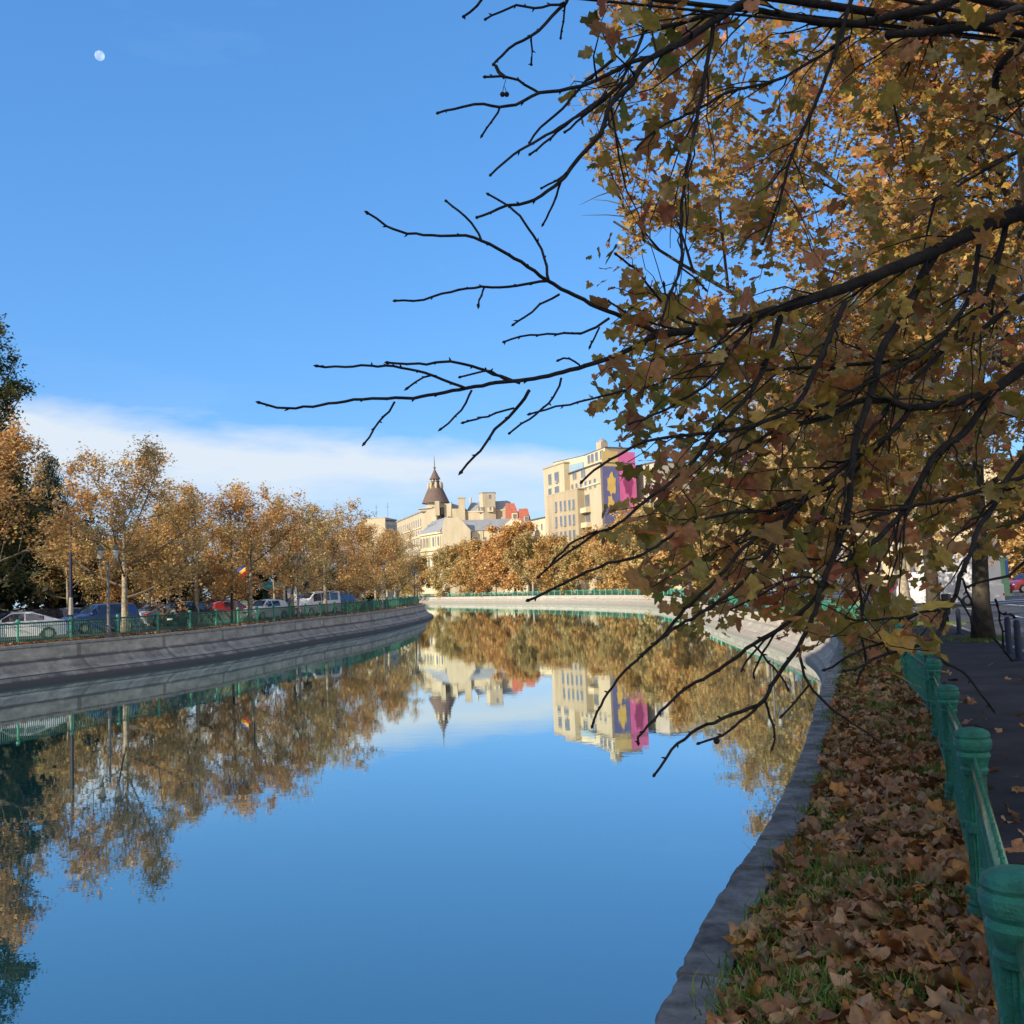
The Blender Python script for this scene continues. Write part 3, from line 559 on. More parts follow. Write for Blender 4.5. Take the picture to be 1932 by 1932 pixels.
# ---------------------------------------------------------------- signs, shelter, flag, person
q=at(553,1130,90); t=empty('poster_stand',(q.x,90,ZL),R(12),'dark framed street advertising panel with blank white poster by the van','poster stand')
MB().box((0,0,1.35),(1.25,.18,2.3)).build('frame',M['darkmetal'],t,bevel=.03); MB().box((.0,-.1,1.4),(.95,.03,1.9)).build('poster',mat('poster_paper',(.55,.6,.68),.5,.05,2),t); MB().box((0,0,.1),(.5,.14,.2)).build('foot',M['darkmetal'],t)
MB().box((-.75,0,1.3),(.14,.2,2.5)).build('side_light_strip',M['white'],t)
q=at(576,1110,88); t=empty('traffic_light',(q.x,88,ZL),R(5),'dark traffic light head on a tall thin pole above the white van','traffic light')
MB().lathe([(.07,0),(.05,4.8),(.03,5.4)],n=8).build('pole',M['darkmetal'],t)
MB().box((-.18,-.08,2.75),(.34,.25,.85)).build('signal_head',M['darkmetal'],t,bevel=.03); MB().box((.22,-.02,2.7),(.34,.25,.8)).build('signal_head',M['darkmetal'],t,bevel=.03)
q=at(438,1150,70); t=empty('flag_pole',(q.x,70,ZL),0,'dark green lamp pole carrying a small tricolour flag','pole')
MB().lathe([(.16,0),(.16,.5),(.10,.6),(.09,4.6),(.12,4.62),(.09,4.7),(.07,7.5)],n=10).build('post',mat('dark_green_metal',(.02,.035,.03),.6,.2,6),t)
MB().tube([(.05,0,3.15),(.45,-.05,3.5),(.95,-.1,3.95)],.02,6).build('flag_staff',M['lampglass'],t)
fo=empty('flag',(q.x+.1,69.9,ZL+3.3),0,'small blue, yellow and red tricolour flag hanging from the dark pole','flag')
for i,(nm,c) in enumerate((('blue_band',(.02,.05,.3)),('yellow_band',(.75,.5,.04)),('red_band',(.55,.03,.03)))):
    vs=[];n=6
    for k in range(n+1):
        u=i/3+k/n/3; 
        for m_ in range(5):
            v_=m_/4; x=.85-.62*v_+.30*u*(.6+v_*.6); z=.62-.52*v_-.55*u+.1*v_; vs.append((x,.04*math.sin(u*7+v_*3)-.1,z))
    fs=[(k*5+m_,k*5+m_+1,(k+1)*5+m_+1,(k+1)*5+m_) for k in range(n) for m_ in range(4)]
    MB().add(vs,fs).build(nm,mat(nm,c,.8,.05,5),fo)
t=empty('lamp_pole',(*at(134,1150,57).xy,ZL),0,'dark blue lamp pole with white painted foot behind the white sedan','pole')
MB().lathe([(.13,0),(.13,1.0),(.09,1.05),(.085,7)],n=10).build('post',M['boll'],t); MB().lathe([(.135,1.1),(.10,2.0),(.09,2.05)],n=10).build('painted_band',M['lampglass'],t)
t=empty('kiosk',(*at(522,1130,112).xy,ZL),R(15),'small kiosk with dark green awning beyond the white hatchback','kiosk')
MB().box((0,0,1.2),(3,2.4,2.4)).build('wall',mat('kiosk_wall',(.03,.09,.07),.6,.2,3),t); MB().prism([(-1.9,-2.1),(1.9,-2.1),(1.6,1.2),(-1.6,1.2)],2.5,[2.5,2.5,3.3,3.3]).build('awning',mat('kiosk_awning',(.01,.08,.06),.7,.1,2),t); MB().box((0,-1.22,1.5),(2,.05,.9)).build('window',M['glass'],t)
def pillar():
    q=at(1886,1090,72); t=empty('advertising_pillar',(q.x,72,zf(72)+.02),R(25),'pale green pillar kiosk on the far pavement left of the red car','kiosk')
    MB().box((0,0,1.35),(.95,.8,2.7)).build('body',mat('pillar_paint',(.16,.32,.18),.6,.1,3),t,bevel=.04); MB().box((0,0,2.78),(1.15,1.0,.16)).build('roof',M['white'],t,bevel=.03)
    MB().box((.30,-.41,1.9),(.3,.03,1.2)).build('blue_panel',mat('blue_panel',(.03,.10,.35),.5,.1,3),t)
pillar()
# person: continuous skinned body
def person(loc,rz,label,H=1.74):
    t=empty('person',loc,rz,label,'person'); s=H/1.74
    V=dict(pel=(0,0,.95),sp=(0,.0,1.18),ch=(0,.01,1.38),nk=(0,.01,1.5),hd=(0,-.01,1.62),ht=(0,-.01,1.70),
      hl=(.1,0,.9),kl=(.12,-.05,.5),al=(.12,.04,.09),tl=(.13,-.14,.04),hr=(-.1,0,.9),kr=(-.1,.02,.5),ar=(-.1,.1,.09),tr=(-.11,-.08,.04),
      sl=(.19,0,1.42),el=(.25,.03,1.14),wl=(.2,-.14,.98),fl=(.18,-.22,.94),sr=(-.19,0,1.42),er=(-.25,.03,1.14),wr=(-.22,-.12,.96),fr=(-.2,-.2,.92))
    Rr=dict(pel=.15,sp=.13,ch=.145,nk=.055,hd=.095,ht=.07,hl=.1,kl=.062,al=.045,tl=.035,hr=.1,kr=.062,ar=.045,tr=.035,sl=.075,el=.05,wl=.035,fl=.03,sr=.075,er=.05,wr=.035,fr=.03)
    E=[('pel','sp'),('sp','ch'),('ch','nk'),('nk','hd'),('hd','ht'),('pel','hl'),('hl','kl'),('kl','al'),('al','tl'),('pel','hr'),('hr','kr'),('kr','ar'),('ar','tr'),('ch','sl'),('sl','el'),('el','wl'),('wl','fl'),('ch','sr'),('sr','er'),('er','wr'),('wr','fr')]
    K=list(V); me=bpy.data.meshes.new('body'); me.from_pydata([tuple(a*s for a in V[k]) for k in K],[(K.index(a),K.index(b)) for a,b in E],[]); me.materials.append(M['cloth'])
    o=link('body',me,t); o.modifiers.new('skin','SKIN')
    for i,k in enumerate(K): me.skin_vertices[0].data[i].radius=(Rr[k]*s,)*2
    me.skin_vertices[0].data[0].use_root=True; sb=o.modifiers.new('sub','SUBSURF'); sb.levels=sb.render_levels=2
    MB().sph((0,-.015*s,1.63*s),.105*s,14,(.85,1,1.15)).build('head_skin',M['skin'],o); MB().sph((0,.012*s,1.665*s),.108*s,12,(.92,1,1)).build('hair',M['hair'],o)
    return t
person((*at(547,1130,86).xy,ZL-.03),R(20),'person in a dark blue jacket walking beside the advertising panel')
# black strut leaning by the lamp
tag(MB().tube([(-19.35,49.6,ZL+.42),(-18.95,49.7,ZL-.02)],.025,6).build('metal_rod',M['darkmetal']),'short black metal rod leaning at the kerb beside the first lamp','rod')
tag(MB().tube([(-19.95,49.9,ZL+.62),(-19.35,49.6,ZL+.42)],.02,6).build('metal_rod',M['darkmetal']),'thin black bar joining the first lamp post','rod')
# ---------------------------------------------------------------- leaves
def tmpl(kind):
    if kind=='plane':
        # five pointed lobes, folded along the midrib
        an=[-165,-140,-118,-100,-78,-60,-38,-20,-10,0,10,20,38,60,78,100,118,140,165]
        rr=[.30,.62,.42,.86,.52,.62,.40,.95,.70,1.08,.70,.95,.40,.62,.52,.86,.42,.62,.30]
        an=[-172,-140,-118,-96,-84,-70,-58,-46,-36,-26,-12,0,12,26,36,46,58,70,84,96,118,140,172]
        rr=[.18,.66,.66,.94,.76,.74,.84,1.0,.80,.74,.88,1.08,.88,.74,.80,1.0,.84,.74,.76,.94,.66,.66,.18]
        v=[(0,0,0)]; 
        for a_,r_ in zip(an,rr):
            x=r_*math.sin(R(a_))*.62; y=r_*math.cos(R(a_))*.62; v.append((x,y,.16*abs(x)-.25*y*y+.07*math.sin(a_*.09)))
        n=len(an); v+=[(-.012,-.02,.01),(.012,-.02,.01),(.06,-.62,-.16)]; return np.array(v),[(0,i+1,i+2) for i in range(n-1)]+[(n+1,n+3,n+2)]
    if kind=='mid':
        an=[-150,-105,-80,-45,-25,0,25,45,80,105,150]; rr=[.3,.75,.45,.9,.5,1.05,.5,.9,.45,.75,.3]; v=[(0,0,0)]
        for a_,r_ in zip(an,rr): x=r_*math.sin(R(a_))*.6; y=r_*math.cos(R(a_))*.6; v.append((x,y,.25*abs(x)-.2*y*y))
        n=len(an); return np.array(v),[(0,i+1,i+2) for i in range(n-1)]
    if kind=='tri': return np.array([(-.5,-.1,.1),(0,-.5,-.05),(.5,-.05,.12),(.05,.55,-.1)]),[(0,1,2),(0,2,3)]
    if kind=='needle': return np.array([(-.12,0,0),(.12,0,0),(.05,1.4,-.5),(-.05,1.4,-.5)]),[(0,1,2,3)]
def leaves(name,P,size,mat_,kind='mid',parent=None,rnd=None,up=.35,hang=.0,curl=None,rg=None,loc=None,zdir=None):
    rg=rg or rng; P=np.asarray(P,float); n=len(P); T,Fc=tmpl(kind); k=len(T)
    size=np.broadcast_to(size,(n,)) if np.ndim(size)==0 else np.asarray(size)
    nr=rg.normal(size=(n,3)); nr[:,2]=np.abs(nr[:,2])*1.0+up*2; nr/=np.linalg.norm(nr,axis=1)[:,None]
    tt=rg.normal(size=(n,3)); tt[:,2]-=hang*3
    tt-=nr*(tt*nr).sum(1)[:,None]; tt/=np.linalg.norm(tt,axis=1)[:,None]+1e-9; bb=np.cross(tt,nr)
    cz=(rg.uniform(.2,1.6,n) if curl is None else rg.uniform(curl[0],curl[1],n))*np.where(rg.random(n)<.7,1,-1)
    jx=1+rg.uniform(-.14,.14,(n,k,1)) if kind in('plane','mid') else 1.; jy=1+rg.uniform(-.14,.14,(n,k,1)) if kind in('plane','mid') else 1.; ax=rg.uniform(.8,1.15,(n,1,1))
    V=(T[None,:,0:1]*jx*ax*bb[:,None,:]+T[None,:,1:2]*jy*tt[:,None,:]+T[None,:,2:3]*cz[:,None,None]*nr[:,None,:])*size[:,None,None]+P[:,None,:]
    rnd=rg.random(n) if rnd is None else rnd
    me=bpy.data.meshes.new(name); nf=len(Fc); lt=len(Fc[0]); me.vertices.add(n*k); me.vertices.foreach_set('co',V.astype(np.float32).ravel())
    idx=(np.array(Fc)[None]+np.arange(n)[:,None,None]*k).astype(np.int32).ravel()
    me.loops.add(len(idx)); me.loops.foreach_set('vertex_index',idx); me.polygons.add(n*nf); me.polygons.foreach_set('loop_start',np.arange(0,len(idx),lt,dtype=np.int32)); me.polygons.foreach_set('loop_total',np.full(n*nf,lt,dtype=np.int32))
    me.update(calc_edges=True); at_=me.attributes.new('rnd','FLOAT','POINT'); at_.data.foreach_set('value',np.repeat(rnd,k).astype(np.float32)); me.materials.append(mat_)
    if name is None: return me
    return link(name,me,parent,loc)
# ---------------------------------------------------------------- trees
def bez(p,d0,d1,n):
    p=Vector(p); out=[]; 
    for i in range(n+1):
        t=i/n; out.append(p+d0*t+d1*t*t)
    return out
def skel(seed,H,Rad,th,r0,nl=7,ns=7,nt_=7,lean=.03,up=.5,twl=.75):
    r_=random.Random(seed); b=MB(); tips=[]
    k=8; hx=r_.uniform(-1,1)*lean*H; hy=r_.uniform(-1,1)*lean*H; top=H*.62
    pts=[Vector((hx*(i/k)**1.5+r_.uniform(-.03,.03)*H*.05,hy*(i/k)**1.5,top*i/k)) for i in range(k+1)]; pts[0]=Vector((0,0,-.1))
    rad=[r0*(1.35 if i==0 else 1)*(1-.75*i/k) for i in range(k+1)]
    tb=MB(); tb.tube(pts,rad,10)
    for l in range(nl):
        f=th/top+(1-th/top)*(l/(nl-1))**.9*.98; i=min(k-1,int(f*k)); p=pts[i].lerp(pts[i+1],f*k-i); az=l*2.4+r_.uniform(-.4,.4)
        lo=1-l/(nl-1); ln=Rad*(.55+.45*math.sin(math.pi*(.25+.5*lo)))*r_.uniform(.85,1.12)*(1 if lo>.15 else .75)
        el=R(5+57*(1-lo))+r_.uniform(-.1,.15); d=Vector((math.cos(az)*math.cos(el),math.sin(az)*math.cos(el),math.sin(el)))
        rise=Vector((0,0,ln*up*r_.uniform(.4,1.1)*(.5+lo*.4))); if_=max(H-.3-p.z,0.5)
        q=bez(p,d*ln,rise,6); zz=[v.z for v in q]; 
        sc=min(1,if_/max(.1,q[-1].z-p.z)); q=[Vector((v.x,v.y,p.z+(v.z-p.z)*sc)) for v in q]
        rl=r0*.42*(1-.45*f); b.tube(q,[rl*(1-.78*j/6) for j in range(7)],6,cap=False)
        for s in range(ns):
            t=.22+.78*(s+r_.random()*.6)/ns; t=min(t,.99); j=min(5,int(t*6)); sp_=q[j].lerp(q[j+1],t*6-j); tan=(q[j+1]-q[j]).normalized()
            side=Vector((r_.gauss(0,1),r_.gauss(0,1),r_.gauss(.35,.7))); side-=tan*side.dot(tan); side.normalize()
            sl_=ln*.42*(1.1-.6*t)*r_.uniform(.7,1.25)+.4; d2=(tan*.6+side*.85).normalized(); sq=bez(sp_,d2*sl_,Vector((0,0,sl_*r_.uniform(-.15,.4))),4)
            for v in sq: v.z=min(v.z,H)
            b.tube(sq,[rl*.4*(1-.2*t)*(1-.75*m_/4) for m_ in range(5)],4,cap=False)
            for tw in range(nt_):
                u=.2+.8*(tw+r_.random())/nt_; u=min(u,.99); j2=min(3,int(u*4)); tp=sq[j2].lerp(sq[j2+1],u*4-j2); tn=(sq[j2+1]-sq[j2]).normalized()
                sd=Vector((r_.gauss(0,1),r_.gauss(0,1),r_.gauss(.2,.8))).normalized(); d3=(tn*.5+sd*.8).normalized()*twl*r_.uniform(.6,1.3)
                e=tp+d3; b.tube([tp,tp+d3*.5+Vector((0,0,.03)),e],[rl*.12+.004,rl*.08+.003,.003],3,cap=False); tips.append((tp,e))
    return tb,b,tips
def scatter(tips,nper,spread,r_):
    A=np.array([t[0] for t in tips]); B=np.array([t[1] for t in tips]); n=len(tips)
    dens=r_.uniform(.25,1.75,n); i=r_.choice(n,size=int(n*nper),p=dens/dens.sum()); t=r_.uniform(.2,1.12,len(i))[:,None]
    return A[i]*(1-t)+B[i]*t+r_.normal(size=(len(i),3))*spread
def tree_kit(seed,H,Rad,th,r0,nper,lsize,lm,kind='mid',bark='bark',**kw):
    tb,b,tips=skel(seed,H,Rad,th,r0,**kw); rg=np.random.default_rng(seed); P=scatter(tips,nper,lsize*.9,rg)
    sz=lsize*rg.uniform(.6,1.25,len(P)); 
    return dict(trunk=tb.mesh('trunk',M[bark],smooth=True),br=b.mesh('branches',M['twig'] if bark=='bark' else M[bark]),P=P,sz=sz,lm=lm,kind=kind,seed=seed,me=None)
def tree(kit,loc,rz,sc,label,cat='tree',group=None,name='plane_tree',sz=None):
    t=empty(name,loc,rz,label,cat,group); t.scale=(sc,sc,sc if sz is None else sz)
    link('trunk',kit['trunk'],t); link('branches',kit['br'],t)
    if kit['me'] is None: kit['me']=leaves('crown',kit['P'],kit['sz'],kit['lm'],kit['kind'],t,rg=np.random.default_rng(kit['seed'])).data
    else: link('crown',kit['me'],t)
    return t
# left bank, detailed
K1=tree_kit(11,10.4,6.0,2.0,.23,21,.19,M['gold'],nl=9,ns=9,nt_=8,up=.35)
K2=tree_kit(12,9.5,5.2,2.0,.21,23,.20,M['gold'],nl=8,ns=8,nt_=8,up=.35)
K3=tree_kit(13,9.5,5.0,2.0,.2,19,.20,M['dull'],nl=8,ns=8,nt_=8,up=.4)
K4=tree_kit(14,9.2,5.0,2.0,.2,23,.20,M['amber'],nl=8,ns=8,nt_=8,up=.35)
GL='golden plane trees lining the left bank'
LT=[(K1,236,58.5,.97,'tallest golden plane tree on the left bank, spreading above the first lamp'),(K2,372,68,.94,'golden plane tree with pale trunk behind the black sedan'),(K3,318,76,.92,'golden plane tree with hidden trunk between the first two pale trunks'),
 (K4,472,70,.94,'orange plane tree just right of the flag pole'),(K3,552,78,.92,'sparse golden plane tree left of the second lamp'),(K2,615,86,.93,'golden plane tree with forked limbs right of the second lamp'),
 (K4,659,96,.88,'amber plane tree standing third from the end of the left row'),(K1,710,107,.8,'golden plane tree beside the third lamp'),(K2,727,115,.85,'golden plane tree second from the end of the left row'),(K3,752,128,.85,'pale sparse plane tree at the tip of the left bank')]
for i,(k,px,Y,sc,l) in enumerate(LT):
    q=at(px,1165,Y); tree(k,(q.x,Y,ZL-.03),i*1.3,sc,l,'tree',GL)
for i,(k,px,Y,sc,l) in enumerate([(K3,130,70,.92,'golden tree of the second row above the pinkish grey hatchback'),(K4,282,72,.9,'golden tree of the second row above the small white car'),(K2,420,84,.9,'golden tree of the second row above the red car'),(K4,520,92,.9,'golden tree of the second row above the kiosk'),(K3,585,104,.92,'golden tree of the second row behind the second lamp'),(K4,640,112,.85,'golden tree of the second row behind the silver van'),(K2,690,124,.85,'golden tree of the second row near the end of the left bank')]):
    q=at(px,1165,Y); tree(k,(q.x,Y,ZL-.03),i*2.1+1,sc*.86,l,'tree','golden trees of the second row on the left bank')
# left edge trees
q=at(-28,1180,47); tree(K4,(q.x-.6,47,ZL),2.,1.05,'orange plane tree cut by the left edge of the picture','tree',None)
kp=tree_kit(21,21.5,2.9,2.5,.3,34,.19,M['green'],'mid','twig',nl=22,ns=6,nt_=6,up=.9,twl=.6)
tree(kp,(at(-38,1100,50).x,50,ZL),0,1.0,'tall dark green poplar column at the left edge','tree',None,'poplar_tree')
# weeping conifer
def weeping(loc,H,label):
    t=empty('weeping_conifer',loc,0,label,'tree'); r_=random.Random(4); tb=MB(); tb.tube([(0,0,0),(.1,0,H*.5),(0,0,H)],[.2,.12,.02],8); tb.build('trunk',M['darkbark'],t); b=MB(); P=[]
    for i in range(60):
        z=H*(.35+.63*i/60); az=i*2.4; ln=(1-i/60)*2.6+.7; p=Vector((0,0,z)); q=bez(p,Vector((math.cos(az),math.sin(az),.5))*ln,Vector((0,0,-.75*ln)),6); b.tube(q,[.03*(1-.8*j/6) for j in range(7)],3,cap=False)
        for j in range(1,7):
            for k in range(22 if i<50 else 8): P.append(q[j]+Vector((r_.gauss(0,.12),r_.gauss(0,.12),-r_.random()*1.2*min(1,ln/2))))
    b.build('branches',M['darkbark'],t); leaves('crown',P,.32,M['conifer'],'needle',t,hang=.9,up=0)
weeping((at(92,1100,86).x,86,ZL),15.0,'dark weeping conifer rising behind the left golden trees')
# dark park trees behind the cars
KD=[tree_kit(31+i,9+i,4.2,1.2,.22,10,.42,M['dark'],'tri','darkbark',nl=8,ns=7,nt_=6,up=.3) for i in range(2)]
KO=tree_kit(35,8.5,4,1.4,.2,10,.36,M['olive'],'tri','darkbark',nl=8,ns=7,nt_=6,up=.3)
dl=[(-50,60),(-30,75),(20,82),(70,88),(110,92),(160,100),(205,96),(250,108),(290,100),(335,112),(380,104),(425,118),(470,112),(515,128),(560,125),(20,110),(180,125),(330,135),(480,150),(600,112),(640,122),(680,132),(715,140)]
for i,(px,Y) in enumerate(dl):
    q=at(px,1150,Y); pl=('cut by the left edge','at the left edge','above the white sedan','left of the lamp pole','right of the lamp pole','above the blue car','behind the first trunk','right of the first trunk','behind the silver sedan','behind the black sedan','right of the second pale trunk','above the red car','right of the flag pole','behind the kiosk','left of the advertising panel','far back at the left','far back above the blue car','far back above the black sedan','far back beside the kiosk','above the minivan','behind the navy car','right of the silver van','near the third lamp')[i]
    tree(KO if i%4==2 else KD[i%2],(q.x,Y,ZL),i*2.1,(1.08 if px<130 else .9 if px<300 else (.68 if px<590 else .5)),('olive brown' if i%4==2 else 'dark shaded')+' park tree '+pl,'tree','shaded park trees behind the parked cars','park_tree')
# far background golden trees left of centre (across, beyond corner)
KF=[tree_kit(41,13.5,6.4,1.2,.3,24,.42,M['gold'],'tri','bark',nl=10,ns=8,nt_=7,up=.3),tree_kit(42,13,6.2,1.2,.3,24,.42,M['dull'],'tri','bark',nl=10,ns=8,nt_=7,up=.3),tree_kit(43,14,6.3,1.0,.3,26,.42,M['amber'],'tri','bark',nl=10,ns=8,nt_=7,up=.35)]
GF='golden trees along the far bank'
far=[(560,300,1,'far golden tree seen behind the advertising panel'),(610,310,0,'far golden tree seen behind the minivan'),(670,315,1,'far golden tree behind the silver van'),(700,305,0,'far golden tree beside the end of the left row'),(745,300,1,'far dull golden tree behind the fence end lamp'),
 (790,292,0,'golden tree at the left end of the far bank'),(826,282,1,'brownish golden tree below the arcaded house'),(862,272,1,'dull golden tree below the plain gable wall'),(897,258,0,'golden tree left of the big orange tree'),(935,243,2,'big orange tree in the middle of the far bank, left half'),(972,232,2,'tallest orange tree of the far bank under the dormer roofs'),(1006,222,1,'dull golden tree left of the tall beige block'),
 (1050,208,0,'golden tree below the left corner of the tall beige block'),(1092,198,1,'rounded golden tree under the bay windows of the beige block'),(1133,188,0,'golden tree below the purple banner'),(1172,178,1,'golden tree right of the banner behind the leaves'),(1205,165,0,'golden tree behind the leaves above the far wall'),(1240,150,1,'far right bank tree, fifth from the near end'),
 (1275,133,0,'far right bank tree, fourth from the near end')]
for i,(px,Y,k,l) in enumerate(far):
    q=at(px,1110,Y); x=max(q.x,rb(Y)+3.0) if Y<290 else q.x; tree(KF[k],(x,Y,zf(Y) if Y<290 else 1.5),i*1.7,{9:1.0,10:1.2,12:.84,13:.82,14:.86,15:.9}.get(i,1.0 if Y<290 else .82),l,'tree',GF)
# right bank trees between the near row and the far bank
KR_=[tree_kit(51,13.5,6.0,3.0,.28,20,.24,M['gold'],'mid','bark',nl=10,ns=9,nt_=8,up=.35),tree_kit(52,13,5.8,3.0,.28,20,.24,M['dull'],'mid','bark',nl=10,ns=9,nt_=8,up=.35)]
rr=[(50,18.9),(61,20.3),(72,21.0),(83,21.8),(95,22.9),(108,24.2),(121,25)]
for i,(Y,x) in enumerate(rr): tree(KR_[i%2],(x,Y,zf(Y)),i*2.3,1.0+.05*(i%3),'golden bank tree, '+('nearest','second','third','fourth','fifth','sixth','farthest')[i]+' of the row beyond the dark trunks on the right','tree','trees along the right bank')
rt=[(46,40),(52,60),(50,82),(55,105),(50,130),(47,160),(38,190),(60,95),(66,125)]
for i,(x,Y) in enumerate(rt): tree(KR_[(i+1)%2] if i%3 else KF[0],(x,Y,zf(Y)),i*1.1,1.05,'golden street tree across the road on the right, '+('nearest','second','third','fourth','fifth','sixth','seventh','rear left','rear right')[i],'tree','trees across the road')
# ---------------------------------------------------------------- near trees on the right pavement
def inpoly(x,y,P):
    x=np.asarray(x);y=np.asarray(y); c=np.zeros(x.shape,bool); n=len(P); j=n-1
    for i in range(n):
        xi,yi=P[i];xj,yj=P[j]
        m=((yi>y)!=(yj>y))&(x<(xj-xi)*(y-yi)/((yj-yi) or 1e-9)+xi); c^=m; j=i
    return c
CROWN=[(1150,-300),(1100,20),(1075,130),(1050,190),(1105,240),(1105,330),(1165,375),(1175,430),(1130,455),(1080,520),(1095,560),(1140,600),(1155,640),(1120,680),(1110,780),(1165,800),(1150,860),(1165,900),(1130,960),(1135,1040),(1190,1050),(1195,1110),(1225,1120),(1260,1160),(1285,1215),(1360,1225),(1420,1160),(1475,1215),(1530,1235),(1590,1185),(1640,1240),(1700,1300),(1745,1250),(1790,1180),(1815,1110),(1870,1060),(1960,1040),(2500,900),(2500,-300)]
